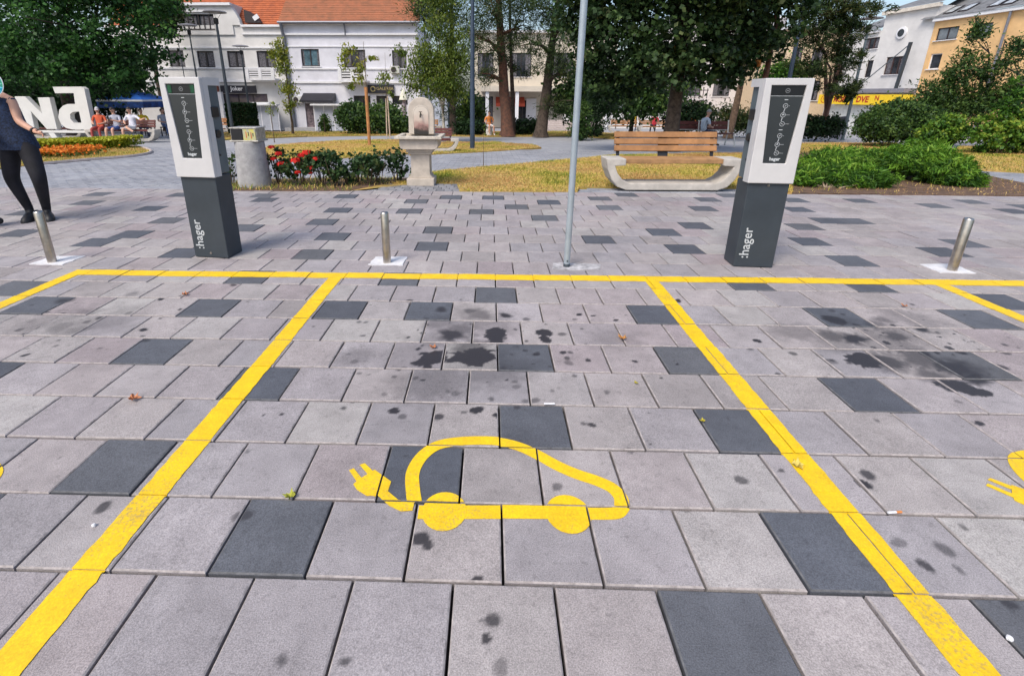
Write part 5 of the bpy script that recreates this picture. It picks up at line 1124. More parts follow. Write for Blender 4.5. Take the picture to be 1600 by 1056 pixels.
# orange wing
t = right_frame('orange_house', 'orange rendered house with grey roof and skylights at the top right', 'house')
ow = [hole((6.73, 7.14), (8.16, 6.37)), hole((8.96, 7.11), (10.18, 6.43)), hole((6.74, 5.54), (7.53, 4.56))]
x0_, x1_, zt2 = xc_ + .02, (14.00, 5.83)[0], (8.78, 7.69)[1]
o = facade(t, x0_, 0, x1_, zt2, ow, M_orange, .4)
for k, h in enumerate(ow): window(t, h, 1 if k < 2 else 0, 0, fr=None if k < 2 else M_trim, glass=mat('sky_reflecting_pane', (.22, .25, .28), .08, var=.6, scale=.8, c2=(.04, .045, .05)) if k < 2 else None)
MB().box(((x0_ + x1_) / 2, 4.4, zt2 / 2), (x1_ - x0_ - .02, 8, zt2 - .02)).build('house_body', M_orange, t)
course(t, x0_, x1_, zt2, .2, .25, M_trim, 'eaves')
rf = MB(); rf.add([(x0_ - .9, -.3, zt2 + .11), (x1_, -.3, zt2 + .11), (x1_, 5, zt2 + 3.0), (x0_ - .9, 5, zt2 + 3.0)], [(0, 1, 2, 3)]); ro = rf.build('roof', M_groof, t)
for xa in ((7.05, 8.08)[0], (7.99, 8.10)[0], (9.77, 8.09)[0], (10.54, 8.11)[0]):
    x = xa; sk = MB(); sl_ = 2.89 / 5.3
    for u0, u1, ww, hh_, mm in ((.35, 1.2, .33, .07, 0), (.42, 1.1, .23, .08, 1)):
        q = MB().add([(x - ww, -.3 + u0, zt2 + .11 + u0 * sl_ + hh_), (x + ww, -.3 + u0, zt2 + .11 + u0 * sl_ + hh_), (x + ww, -.3 + u1, zt2 + .11 + u1 * sl_ + hh_), (x - ww, -.3 + u1, zt2 + .11 + u1 * sl_ + hh_), (x - ww, -.3 + u0, zt2 + .11 + u0 * sl_), (x + ww, -.3 + u0, zt2 + .11 + u0 * sl_)], [(0, 1, 2, 3), (4, 5, 1, 0)]); sk.add(q.v, q.f, mm)
    sk.build('skylight', [M_frame, mat('skylight_glass', (.45, .48, .5), .1, var=.3)], ro)
g = MB(); xg = (11.09, 6.12)[0]; g.tube([(xg, -.15, zt2), (xg, -.12, 0)], .07, 8); g.build('drainpipe', mat('zinc', (.2, .21, .25)), t, smooth=True)

# low white wall, terraces and steps far behind
def terrace():
    r = (3.96, -1.29, 6.43, -0.66)
    t = thing('steps', ((r[0] + r[2]) / 2, 34, zg(34)), 'broad pinkish stone steps right of the pine trunk', 'steps')
    for k in range(5): MB().box((.6, .35 + k * .4, .07 + k * .14), (r[2] - r[0] + 1.5, .42, .15)).build('step', mat('pinkish_stone', (.46, .40, .38), .9, var=.12), t, bevel=.01, seg=1)
terrace()
r = (6.63, -1.01, 16.23, -0.11)
t = thing('low_wall', ((r[0] + r[2]) / 2, 44, zg(44)), 'long low white wall with railing behind the far benches', 'wall')
MB().box((0, 0, (r[3] - zg(44)) / 2), (r[2] - r[0], .3, r[3] - zg(44))).build('wall', M_wallc, t)
for k in range(9): MB().box((-(r[2] - r[0]) / 2 + (r[2] - r[0]) * (k + .5) / 9, -.2, (r[3] - zg(44)) / 2), (.06, .06, r[3] - zg(44))).build('rail_post', M_frame, t)

# ------------------------------------------------------------------ street lamps
def lamp(base, h, label, r=.07, head=True, m=None):
    t = thing('street_lamp', base, label, 'street lamp', 0, 'dark street lamps with flat disc heads'); mm = m or M_anth
    q = MB(); q.tube([(0, 0, 0), (0, 0, h * .3), (0, 0, h)], [r, r * .95, r * .62], 12); q.build('post', mm, t, smooth=1.0)
    q = MB(); q.lathe([(r * 1.5, 0), (r * 1.5, .03), (r * 1.05, .05)], 14); q.build('base_flange', mm, t)
    if head:
        q = MB(); q.lathe([(.09, h), (.1, h + .03), (.1, h + .22), (.06, h + .25)], 14); q.build('lamp_neck', M_blackp, t, smooth=True)
        for k in range(3):
            a = 2.1 * k; q = MB(); q.tube([(.08 * math.cos(a), .08 * math.sin(a), h + .2), (.3 * math.cos(a), .3 * math.sin(a), h + .47)], .008, 5); q.build('strut', M_blackp, t)
        q = MB(); q.lathe([(.02, h + .47), (.36, h + .46), (.5, h + .475), (.45, h + .52), (.2, h + .56), (.01, h + .57)], 26); q.build('disc_reflector', mat('grey_lamp_disc', (.2, .2, .22), .5), t, smooth=True)
    return t
lamp((-12.48, 20.78, -0.64), 5.0, 'tall lamp between the litter bin and the left charging station', .085)
lamp((-15.95, 30.13, -1.00), 4.75, 'lamp whose disc stands in front of the middle first floor window', .07)
lamp((-17.52, 27.34, -0.89), 5.5, 'lamp standing in front of the attic window', .06)
lamp((-19.55, 29.52, -0.98), 5.4, 'thin pole partly hidden by the big dark tree', .035, False)
lamp((-0.66, 13.76, -0.38), 5.2, 'dark blue lamp post on the small grass island', .085, True, M_dpost)
lamp((-3.72, 26.20, -0.85), 6.0, 'lamp beside the weeping birch with its disc at roof height', .07, True, M_dpost)
lamp((-2.46, 26.38, -0.86), 5.6, 'dark blue post beside the pale birch trunk', .07, False, M_dpost)
lamp((17.57, 22.44, -0.71), 5.0, 'slender lamp in front of the yellow shop sign', .075, True, M_gside)
lamp((10.33, 15.17, -0.43), 6.6, 'tall dark post right behind the right charging station', .075, False, M_dpost)
lamp((16.08, 29.08, -0.96), 5.0, 'thin dark lamp post between the two trunks', .05, False)
m_ = MB(); m_.box((0, -.09, 1.55), (.1, .01, .16)); 
# litter bin by the right lamp
b = (18.36, 23.97, -0.76)
t = thing('litter_bin', b, 'small grey litter bin beside the slender lamp', 'litter bin')
m = MB(); m.prism([(-.2, 0), (.2, 0), (.26, .75), (-.26, .75)], -.2, .2, 'y'); m.build('body', mat('grey_bin', (.22, .22, .27), .6), t, bevel=.02)
m = MB(); m.tube([(-.25, 0, .8), (-.1, 0, 1.0), (.12, 0, 1.02), (.27, 0, .85)], .13, 8); m.build('hood', M_blackp, t, smooth=True)

# ------------------------------------------------------------------ big white letters (seen from behind) on their stand
LYd = 17.6
ln = [(q[0], q[2]) for q in ((-19.71, 17.60, 1.25), (-19.28, 17.60, 1.25), (-18.74, 17.60, 0.57), (-18.75, 17.60, 1.21), (-18.25, 17.60, 1.22), (-18.27, 17.60, -0.05), (-18.72, 17.60, -0.05), (-19.19, 17.60, 0.66), (-19.24, 17.60, -0.06), (-19.92, 17.60, -0.09))]
lb = [(q[0], q[2]) for q in ((-18.00, 17.60, 1.63), (-16.81, 17.60, 1.64), (-16.69, 17.60, 1.56), (-16.74, 17.60, -0.06), (-17.61, 17.60, -0.06), (-17.87, 17.60, 0), (-18.05, 17.60, 0.16), (-18.09, 17.60, 0.42), (-17.97, 17.60, 0.73), (-17.77, 17.60, 0.89), (-17.56, 17.60, 0.96), (-17.23, 17.60, 0.96), (-17.18, 17.60, 1.39), (-17.96, 17.60, 1.38))]
lh = [(q[0], q[2]) for q in ((-17.14, 17.60, 0.67), (-17.42, 17.60, 0.65), (-17.56, 17.60, 0.55), (-17.59, 17.60, 0.37), (-17.48, 17.60, 0.21), (-17.16, 17.60, 0.21))]
o0 = (lb[3][0], LYd, zg(LYd))
M_letter = mat('matt_white_letter', (.62, .61, .58), .7, var=.05, scale=2)
t = thing('letter_sign', o0, 'big white letters on a low stand seen from behind', 'sign')
rel = lambda P: [(x - o0[0], z - o0[2]) for x, z in P]
m = MB(); m.prism(rel(ln), -.12, .12, 'y'); m.build('letter', M_letter, t, bevel=.015)
bo_, ho_ = rel(lb), rel(lh)
bm = bmesh.new()
def loop(P, y): return [bm.verts.new((x, y, z)) for x, z in P]
for y in (-.12, .12):
    a, h = loop(bo_, y), loop(ho_, y); ed = [bm.edges.new((L[i], L[(i + 1) % len(L)])) for L in (a, h) for i in range(len(L))]
    bmesh.ops.triangle_fill(bm, use_beauty=True, edges=ed)
    if y < 0: a0_, h0_ = a, h
    else:
        for L0, L1 in ((a0_, a), (h0_, h)):
            for i in range(len(L0)): j = (i + 1) % len(L0); bm.faces.new((L0[i], L0[j], L1[j], L1[i]))
bmesh.ops.recalc_face_normals(bm, faces=bm.faces); me = bpy.data.meshes.new('letter'); bm.to_mesh(me); bm.free(); me.materials.append(M_letter)
o = bpy.data.objects.new('letter', me); col.objects.link(o); o.parent = t
zb_ = rel([(0, (-18.37, 17.60, -0.12)[2])])[0][1]; xl = rel([((-21.44, 17.60, -0.12)[0], 0)])[0][0]
MB().box((xl / 2 + .02, 0, zb_ - .03), (abs(xl) + .1, .3, .09)).build('stand_beam', M_letter, t, bevel=.01)
for x in (.05, -1.75, -3.3): m = MB(); m.prism([(x - .2, zb_ - .08), (x + .06, zb_ - .08), (x + .22, 0), (x - .02, 0)], -.14, .14, 'y'); m.build('stand_leg', M_letter, t)

# ------------------------------------------------------------------ more benches, chairs, parasols
M_woodr = mat('dark_red_timber', (.10, .022, .018), .6, var=.25, scale=5)
bp1 = (-15.31, 17.07, -0.5)
bench(bp1, R(2), 'bench with three seated people behind the lime hedge', 2.9, M_woodr)
b = (-19.82, 19.16, -0.58); bench(b, R(0), 'bench hidden behind the big white letters', 2.4, M_woodr, False)
b = (-1.56, 12.14, -0.31); bench((b[0] - .26, b[1], b[2]), R(8), 'bench behind the drinking fountain with only one curved end showing', 1.9, M_woodr).scale = (.85, .85, .82)
b = (9.07, 31.56, -1.05); bench(b, R(-6), 'far timber bench left of the yellow shirt', 2.2, M_wood)
b = (10.79, 30.58, -1.02); bench(b, R(4), 'far timber bench behind the red shirt', 2.2, M_wood)
b = (-18.47, 31.12, -1.04); bench(b, R(0), 'far orange bench by the shop behind the left charging station', 2.0, mat('orange_timber', (.45, .2, .07), .6, var=.2))
b = (-4.15, 27.17, -0.89); bench(b, R(0), 'far bench behind the basin of the drinking fountain', 2.3, M_wood)
def chair(base, rz, label):
    t = thing('park_chair', base, label, 'seat', rz, 'white framed red seats'); Mf = mat('white_tube_frame', (.55, .55, .52), .6)
    for s in (-1, 1):
        m = MB(); m.tube([(s * .62, -.25, 0), (s * .6, -.1, .45), (s * .6, .3, .48), (s * .6, .38, .95)], .025, 8); m.build('frame_side', Mf, t, smooth=True)
        m = MB(); m.tube([(s * .6, .3, .48), (s * .62, .42, 0)], .025, 8); m.build('leg', Mf, t, smooth=True)
    for k in range(3): MB().box((0, -.05 + k * .14, .47), (1.25, .12, .03)).build('seat_slat', M_woodr, t)
    for k in range(2): MB().box((0, .36 + k * .02, .68 + k * .16), (1.25, .03, .14)).build('back_slat', M_woodr, t)
    MB().box((0, .39, .585), (1.3, .03, .04)).build('cross_rail', Mf, t)
b = (8.60, 16.17, -0.47); chair(b, R(8), 'red slatted seat with white frame right of the sitting man')
b = (7.55, 16.48, -0.48); chair(b, R(-4), 'red slatted seat with white frame under the sitting man')
# blue parasol and closed parasol
u = (-22.66, 0.6, -19.93, 1.51)
t = thing('parasol', ((u[0] + u[2]) / 2, 27, zg(27)), 'bright blue cafe parasol with white stripe behind the seated people', 'parasol')
w_ = (u[2] - u[0]) / 2; zt_, zv = u[3] - zg(27), u[1] - zg(27); zm = zv + .45
m = MB(); m.add([(-w_, -w_, zm), (w_, -w_, zm), (w_, w_, zm), (-w_, w_, zm), (0, 0, zt_ + .1)], [(0, 1, 4), (1, 2, 4), (2, 3, 4), (3, 0, 4)]); m.build('canopy', mat('blue_canvas', (.015, .12, .48), .8, var=.15, scale=2), t)
m = MB()
for k in range(4):
    a = [(-w_, -w_), (w_, -w_), (w_, w_), (-w_, w_)][k]; b2 = [(-w_, -w_), (w_, -w_), (w_, w_), (-w_, w_)][(k + 1) % 4]
    m.add([(a[0], a[1], zm - .1), (b2[0], b2[1], zm - .1), (b2[0], b2[1], zv), (a[0], a[1], zv)], [(0, 1, 2, 3)])
m.build('valance', mat('dark_blue_canvas', (.008, .05, .22), .8, var=.5, scale=3), t)
m = MB(); 
for s in (-1, 1): m.box((0, s * w_, zm - .05), (2 * w_ + .02, .02, .1)); m.box((s * w_, 0, zm - .05), (.02, 2 * w_ - .02, .1))
m.build('white_stripe', M_trim, t)
m = MB(); m.tube([(0, 0, 0), (0, 0, zt_)], .04, 8); m.build('pole', M_steel, t)
b = (-6.00, 30.44, -1.01)
t = thing('parasol', (b[0], 32, zg(32)), 'closed pale parasol in front of the ground floor windows', 'parasol')
m = MB(); m.lathe([(.03, 0), (.03, .9), (.14, 1.0), (.17, 1.7), (.12, 2.3), (.02, 2.6)], 10); m.build('folded_canopy', mat('mauve_canvas', (.30, .25, .28), .85, var=.3), t, smooth=True)
m = MB(); m.lathe([(.34, 2.1), (.12, 2.75), (.02, 2.85)], 8); m.build('top_flap', mat('cream_canvas', (.66, .64, .54), .8), t)

# ------------------------------------------------------------------ people: one skinned body each, clothes by region
M_skin = mat('skin', (.55, .31, .22), .6, var=.08, scale=8); M_hair = mat('dark_hair', (.03, .02, .015), .6, var=.3, scale=30); M_hairg = mat('grey_hair', (.3, .28, .27), .7, var=.3, scale=30)
M_shoe = mat('black_shoe', (.012, .012, .014), .5); M_shoew = mat('pale_shoe', (.5, .5, .48), .6)
def cloth(n, c, **k): return mat(n, c, .85, var=k.pop('var', .15), **k)
def person(loc_, rz, label, J, rad, shirt, trousers, sleeves=.5, short=False, hair=M_hair, shoe=M_shoe, fingers=False, cap=None, extra=None):
    """J: joint positions; sleeves 0 none, .5 upper arm, 1 long; short: bare lower legs"""
    t = thing('person', loc_, label, 'person', rz)
    order = ['pel', 'bel', 'che', 'nck', 'hd', 'shL', 'elL', 'wrL', 'haL', 'shR', 'elR', 'wrR', 'haR', 'hpL', 'knL', 'anL', 'toL', 'hpR', 'knR', 'anR', 'toR']
    E = [('pel', 'bel', 's'), ('bel', 'che', 's'), ('che', 'nck', 's'), ('nck', 'hd', 'k'), ('che', 'shL', 's'), ('shL', 'elL', 'u'), ('elL', 'wrL', 'f'), ('wrL', 'haL', 'k'), ('che', 'shR', 's'), ('shR', 'elR', 'u'), ('elR', 'wrR', 'f'), ('wrR', 'haR', 'k'), ('pel', 'hpL', 't'), ('hpL', 'knL', 't'), ('knL', 'anL', 'c'), ('anL', 'toL', 'b'), ('pel', 'hpR', 't'), ('hpR', 'knR', 't'), ('knR', 'anR', 'c'), ('anR', 'toR', 'b')]
    V = [Vector(J[k]) for k in order]; ix = {k: i for i, k in enumerate(order)}; ed = [(ix[a], ix[b]) for a, b, _ in E]; rr = [rad[k.rstrip('LR')] for k in order]
    rs = lambda k: (lambda r_: (r_[0] + r_[1]) / 2 if hasattr(r_, '__len__') else r_)(rad[k.rstrip('LR')])
    seg = [(V[ix[a]], V[ix[b]], c, rs(a), rs(b)) for a, b, c in E]
    if fingers:
        for s in 'LR':
            w0, h0 = Vector(J['wr' + s]), Vector(J['ha' + s]); d_ = (h0 - w0).normalized(); sd = Vector(J.get('pn' + s, (0, 0, 1))).normalized(); pn = d_.cross(sd).normalized()
            for k in range(5):
                if k == 4: root = w0 + (h0 - w0) * .45; dirs = (d_ * .6 + sd * .8).normalized(); L_ = .055
                else: root = h0 + sd * (.012 * (1.5 - k)); dirs = (d_ + sd * .12 * (1.5 - k)).normalized(); L_ = (.068, .078, .074, .058)[k]
                a = len(V); V += [root + dirs * L_ * .5, root + dirs * L_ * .95 + pn * .016]; rr += [.0085, .0075]
                ed += [(ix['ha' + s] if k < 4 else ix['wr' + s], a), (a, a + 1)]; seg += [(root, V[-1], 'k', .008, .008)]
    me = bpy.data.meshes.new('skeleton'); me.from_pydata([tuple(v) for v in V], ed, []); ob = bpy.data.objects.new('skeleton', me); col.objects.link(ob)
    md = ob.modifiers.new('s', 'SKIN'); md.use_smooth_shade = True
    for i, sv in enumerate(me.skin_vertices[0].data): r_ = rr[i]; sv.radius = (r_, r_) if not hasattr(r_, '__len__') else r_; sv.use_root = (i == 0)
    md.branch_smoothing = .3; sb_ = ob.modifiers.new('d', 'SUBSURF'); sb_.levels = sb_.render_levels = 2
    dg = bpy.context.evaluated_depsgraph_get(); bme = bpy.data.meshes.new_from_object(ob.evaluated_get(dg)); bpy.data.objects.remove(ob)
    # head with face, as part of the same mesh
    bm = bmesh.new(); bm.from_mesh(bme); hd = Vector(J['hd']); fwd = Vector(J.get('look', (0, -1, 0))).normalized(); side = fwd.cross(Vector((0, 0, 1))).normalized(); upv = side.cross(fwd)
    hc = hd + Vector((0, 0, .07))
    Mx = Matrix((side, fwd, upv)).transposed().to_4x4(); Mx.translation = hc
    res = bmesh.ops.create_uvsphere(bm, u_segments=20, v_segments=14, radius=1)
    for v in res['verts']:
        x, y, z = v.co; w_ = .075 * (1 - .12 * (z < 0) * -z * 1.6); yy = .095 * y
        if y > .2 and z < .1: yy -= .012 * abs(x) 
        if y > .8 and abs(x) < .32 and -.35 < z < .12: yy += .022 * (1 - abs(x) / .32) * (1 - max(0, z) * 3)
        if y > .75 and .05 < z < .3 and .2 < abs(x) < .6: yy -= .008
        if y > .75 and -.6 < z < -.42 and abs(x) < .35: yy += .006
        v.co = Mx @ Vector((w_ * x, yy, .118 * z))
    for s in (-1, 1):
        r2 = bmesh.ops.create_uvsphere(bm, u_segments=8, v_segments=6, radius=1)
        for v in r2['verts']: v.co = Mx @ Vector((s * .078 + v.co.x * .01, -.005 + v.co.y * .018, v.co.z * .03 - .005))
    hv = {v.index for v in res['verts']}
    bm.to_mesh(bme); bm.free()
    bme.materials.clear(); mats_ = [shirt, trousers, M_skin, shoe, M_blackp, mat('lips', (.35, .12, .1), .5)]
    for q in mats_: bme.materials.append(q)
    hz_ = hc.z
    for p_ in bme.polygons:
        c = p_.center; best = 1e9; cl = 'k'
        if (c - hc).length < .135 and c.z > hc.z - .12:
            loc3 = Mx.inverted() @ c; mi = 2
            if loc3.y > .06 and .0 < loc3.z < .022 and .018 < abs(loc3.x) < .045: mi = 4
            if loc3.y > .06 and -.066 < loc3.z < -.05 and abs(loc3.x) < .026: mi = 5
            p_.material_index = mi; p_.use_smooth = True; continue
        for a, b, k, ra_, rb_ in seg:
            ab = b - a; u_ = max(0, min(1, (c - a).dot(ab) / max(1e-9, ab.dot(ab)))); dd_ = (c - a - ab * u_).length - (ra_ + (rb_ - ra_) * u_)
            if dd_ < best: best, cl, uu = dd_, k, u_
        mi = {'s': 0, 't': 1, 'c': 2 if short else 1, 'b': 3, 'k': 2, 'u': 0 if sleeves >= 1 or (sleeves > 0 and uu < .75) else 2, 'f': 0 if sleeves >= 1 and uu < .9 else 2}[cl]
        if cl == 't' and short and uu > .85: mi = 2
        if cl == 's' and c.z > J['nck'][2] - (.01 if sleeves else .07) and sleeves < 1: mi = 2
        p_.material_index = mi; p_.use_smooth = True
    bo = bpy.data.objects.new('body', bme); col.objects.link(bo); bo.parent = t
    bm = bmesh.new(); r3 = bmesh.ops.create_uvsphere(bm, u_segments=18, v_segments=12, radius=1)
    bmesh.ops.delete(bm, geom=[v for v in bm.verts if v.co.z < -.25 or (v.co.y > .45 and v.co.z < .45)], context='VERTS')
    for v in bm.verts: v.co = Mx @ Vector((v.co.x * .083, v.co.y * .104 - .004, v.co.z * .128))
    hm = bpy.data.meshes.new('hair'); bm.to_mesh(hm); bm.free(); hm.materials.append(cap or hair)
    for p_ in hm.polygons: p_.use_smooth = True
    ho = bpy.data.objects.new('cap' if cap else 'hair', hm); col.objects.link(ho); ho.parent = t
    if cap:
        m = MB(); m.add([tuple(Mx @ Vector(q)) for q in ((-.07, .08, .045), (.07, .08, .045), (.06, .17, .035), (-.06, .17, .035))], [(0, 1, 2, 3)]); m.build('cap_peak', cap, ho)
    return t
RAD = dict(pel=(.15, .11), bel=(.135, .10), che=(.155, .11), nck=.052, hd=.06, sh=.062, el=.043, wr=.03, ha=(.032, .02), hp=.088, kn=.058, an=.042, to=.04)
def seated(look=(0, -1, 0), cross=0, lean=0, arms='lap'):
    J = dict(pel=(0, .02, .56), bel=(0, .03 + lean * .3, .74), che=(0, .05 - lean * .2, .93), nck=(0, .03 - lean * .5, 1.08), hd=(0, .01 - lean * .6, 1.17), shL=(.19, .05 - lean * .3, 1.0), shR=(-.19, .05 - lean * .3, 1.0), hpL=(.1, -.02, .55), hpR=(-.1, -.02, .55), knL=(.14, -.42, .52), knR=(-.14, -.42, .52), anL=(.15, -.44, .1), anR=(-.14, -.46, .1), toL=(.16, -.58, .05), toR=(-.15, -.6, .05), look=look)
    if arms == 'lap': J.update(elL=(.27, -.02, .76), wrL=(.12, -.24, .7), haL=(.06, -.31, .71), elR=(-.27, -.02, .76), wrR=(-.12, -.24, .7), haR=(-.06, -.31, .71))
    if arms == 'up': J.update(elL=(.28, -.08, .78), wrL=(.1, -.28, .86), haL=(.04, -.33, .88), elR=(-.28, -.06, .78), wrR=(-.08, -.27, .86), haR=(-.03, -.32, .88))
    if arms == 'side': J.update(elL=(.42, -.02, .85), wrL=(.6, -.1, .92), haL=(.68, -.13, .93), elR=(-.28, -.06, .78), wrR=(-.1, -.26, .72), haR=(-.05, -.31, .72))
    if cross: J.update(knL=(.05, -.46, .6), anL=(.36, -.52, .42), toL=(.48, -.56, .4))
    return J
def standing(look=(0, -1, 0)):
    return dict(pel=(0, 0, .93), bel=(0, 0, 1.1), che=(0, .01, 1.28), nck=(0, .01, 1.44), hd=(0, 0, 1.53), shL=(.19, .01, 1.38), elL=(.25, .03, 1.12), wrL=(.25, -.06, .88), haL=(.24, -.08, .8), shR=(-.19, .01, 1.38), elR=(-.25, .03, 1.12), wrR=(-.25, -.06, .88), haR=(-.24, -.08, .8), hpL=(.09, 0, .9), knL=(.1, -.01, .5), anL=(.1, .03, .09), toL=(.11, -.13, .05), hpR=(-.09, 0, .9), knR=(-.1, -.01, .5), anR=(-.1, .03, .09), toR=(-.11, -.13, .05), look=look)
bz = bp1[2]; by = bp1[1] + .12
M_red_s = cloth('orange_red_shirt', (.55, .10, .04)); M_wh_s = cloth('white_shirt', (.62, .62, .70)); M_gr_s = cloth('grey_lavender_shirt', (.36, .38, .46)); M_ws = cloth('white_shorts', (.60, .61, .64)); M_bs = cloth('blue_denim_shorts', (.05, .09, .26)); M_y = cloth('yellow_shirt', (.75, .52, .02)); M_dj = cloth('dark_jeans', (.03, .04, .09)); M_lb = cloth('pale_blue_shirt', (.45, .52, .6)); M_rd = cloth('red_shirt', (.6, .04, .06)); M_or = cloth('orange_shirt', (.7, .25, .06))
xw = (-16.15, 17.20, 0.04)[0], (-15.47, 17.20, 0.04)[0], (-14.80, 17.20, 0.04)[0]
person((xw[0], by, bz), R(10), 'seated person in orange red top and pale cap partly behind the letters', seated((.3, -1, -.2)), RAD, M_red_s, cloth('red_trousers', (.35, .06, .05)), cap=mat('pale_cap', (.5, .5, .55), .8))
person((xw[1], by, bz), R(-5), 'seated person in grey top and blue shorts looking at a phone', seated((.1, -.8, -.6), 0, .1, 'up'), RAD, M_gr_s, M_bs, .5, True)
person((xw[2], by, bz), R(0), 'seated man in white polo shirt and white shorts with legs crossed', seated((-.1, -.9, -.35), 1, .05, 'side'), RAD, M_wh_s, M_ws, .5, True)
ph = MB().box((xw[1] + .02, by - .38, bz + .9), (.075, .012, .14)); tag(ph.build('phone', M_blackp, bevel=.003), 'dark phone held by the person in blue shorts', 'phone')
yb = (-17.39, 21.62, -0.68)
person((yb[0], yb[1], yb[2]), R(35), 'seated person in bright yellow shirt under the blue parasol', seated((.5, -.8, 0)), RAD, M_y, M_dj)
person((yb[0] + .75, yb[1] + .5, yb[2]), R(60), 'seated person in grey and blue beside the yellow shirt', seated((.6, -.7, 0)), RAD, M_gr_s, cloth('jeans', (.08, .12, .25)))
for dx, dy in ((0, .1), (.75, .6)):
    t = thing('stool', (yb[0] + dx, yb[1] + dy, yb[2]), 'dark stool under the person in yellow' if dx == 0 else 'dark stool under the person in grey and blue', 'stool')
    m = MB(); m.box((0, 0, .44), (.4, .4, .05)); m.build('seat', M_blackp, t)
    for sx in (-1, 1):
        for sy in (-1, 1): MB().box((sx * .17, sy * .17, .21), (.035, .035, .42)).build('leg', M_blackp, t)
b = (10.34, 33.83, -1.14); person(b, R(150), 'far standing person in a yellow shirt seen from behind', standing((0, 1, 0)), RAD, M_y, M_dj)
b = (10.75, 30.57, -1.02); person((b[0], b[1] + .1, b[2]), R(170), 'far person in a red shirt on the timber bench', seated((0, -1, -.2)), RAD, M_rd, M_dj)
b = (-0.13, 25.74, -0.83); person(b, R(20), 'seated person in orange shirt and white shorts between lamp post and pine', seated((.2, -.8, -.5), 0, .1), RAD, M_or, M_ws, .5, True, shoe=M_shoew)
t = thing('stool', b, 'white stool under the person in orange', 'stool'); m = MB(); m.lathe([(.2, 0), (.17, .4), (.2, .44), (.01, .45)], 16); m.build('seat', M_trim, t, smooth=True); t.location.y += .1
b = (8.09, 16.12, -0.47); person((b[0], b[1] + .05, b[2]), R(100), 'old man with grey hair in a pale blue shirt seen from behind', seated((.35, -.9, -.25), 0, .15), RAD, M_lb, M_dj, .5, hair=M_hairg)
# woman walking at the left edge
J = dict(pel=(.03, 0, .90), bel=(.0, 0, 1.06), che=(-.05, .01, 1.24), nck=(-.085, .0, 1.40), hd=(-.10, -.01, 1.48), shL=(.10, .0, 1.31), elL=(.17, -.06, 1.09), wrL=(.38, -.14, 1.0), haL=(.465, -.17, .985), shR=(-.24, .0, 1.31), elR=(-.27, -.04, 1.06), wrR=(-.06, -.2, .975), haR=(.02, -.24, .96), hpL=(.13, 0, .86), knL=(.29, -.14, .50), anL=(.10, .05, .11), toL=(.14, -.0, .06), hpR=(-.06, 0, .86), knR=(-.11, -.05, .48), anR=(-.05, .0, .11), toR=(-.03, -.05, .06), look=(-.75, -.6, 0), pnL=(.1, -.3, .6), pnR=(.1, .1, .9))
RW = dict(RAD, pel=(.155, .12), che=(.15, .12), bel=(.14, .105), hp=.11, kn=.074, sh=.052, el=.04, wr=.028)
wp = (-5.24, 1.89)
M_tank = cloth('navy_tank_top', (.010, .022, .058), var=.8, scale=60); M_leg = cloth('black_leggings', (.008, .008, .014), var=.4)
wt = person((wp[0], wp[1], 0), 0, 'woman in navy tank top and black lettered leggings stepping at the left edge', J, RW, M_tank, M_leg, 0, fingers=True, hair=mat('light_brown_hair', (.22, .14, .08), .6, var=.3, scale=30))
gm_ = MB(); nn = 24; rows_ = [(.045, .80, .19, .155), (.04, .86, .19, .152), (.02, .95, .178, .14), (.0, 1.04, .165, .13), (-.02, 1.13, .165, .135), (-.045, 1.22, .172, .14), (-.055, 1.29, .165, .125), (-.065, 1.335, .13, .10)]
for cx_, z_, a_, b_2 in rows_:
    for k in range(nn):
        th = 2 * math.pi * k / nn; fl = 1 + (.03 * math.sin(5 * th + z_ * 9) if z_ < 1 else 0); gm_.v.append((cx_ + a_ * fl * math.cos(th), b_2 * fl * math.sin(th), z_))
for i in range(len(rows_) - 1):
    for k in range(nn): gm_.f.append((i * nn + k, i * nn + (k + 1) % nn, (i + 1) * nn + (k + 1) % nn, (i + 1) * nn + k)); gm_.mi.append(0)
gm_.build('tank_top', M_tank, wt, smooth=1.5)
for s_, rot_ in (('L', .75), ('R', .25)):
    a_ = Vector(J['an' + s_]); sh_ = MB(); pr_o = [(-.045, -.09), (.04, -.09), (.055, 0), (.052, .1), (.03, .165), (0, .178), (-.03, .165), (-.05, .1), (-.052, 0)]
    for z_, sc in ((0, 1.0), (.022, 1.02), (.05, .93), (.075, .72), (.1, .5)):
        for x_, y_ in pr_o:
            y2 = y_ if z_ < .05 else (y_ if y_ < .02 else y_ * (1.0 - (z_ - .04) * 9))
            v_ = Matrix.Rotation(math.pi + rot_, 3, 'Z') @ Vector((x_ * sc, y2 * (.9 + .1 * sc), 0)); sh_.v.append((a_.x + v_.x, a_.y + v_.y, z_))
    q_ = len(pr_o)
    for i in range(4):
        for k in range(q_): sh_.f.append((i * q_ + k, i * q_ + (k + 1) % q_, (i + 1) * q_ + (k + 1) % q_, (i + 1) * q_ + k)); sh_.mi.append(0)
    sh_.f += [tuple(range(q_)), tuple(range(4 * q_, 5 * q_))]; sh_.mi += [0, 0]
    so_ = sh_.build('shoe', M_shoe, wt, smooth=1.0)
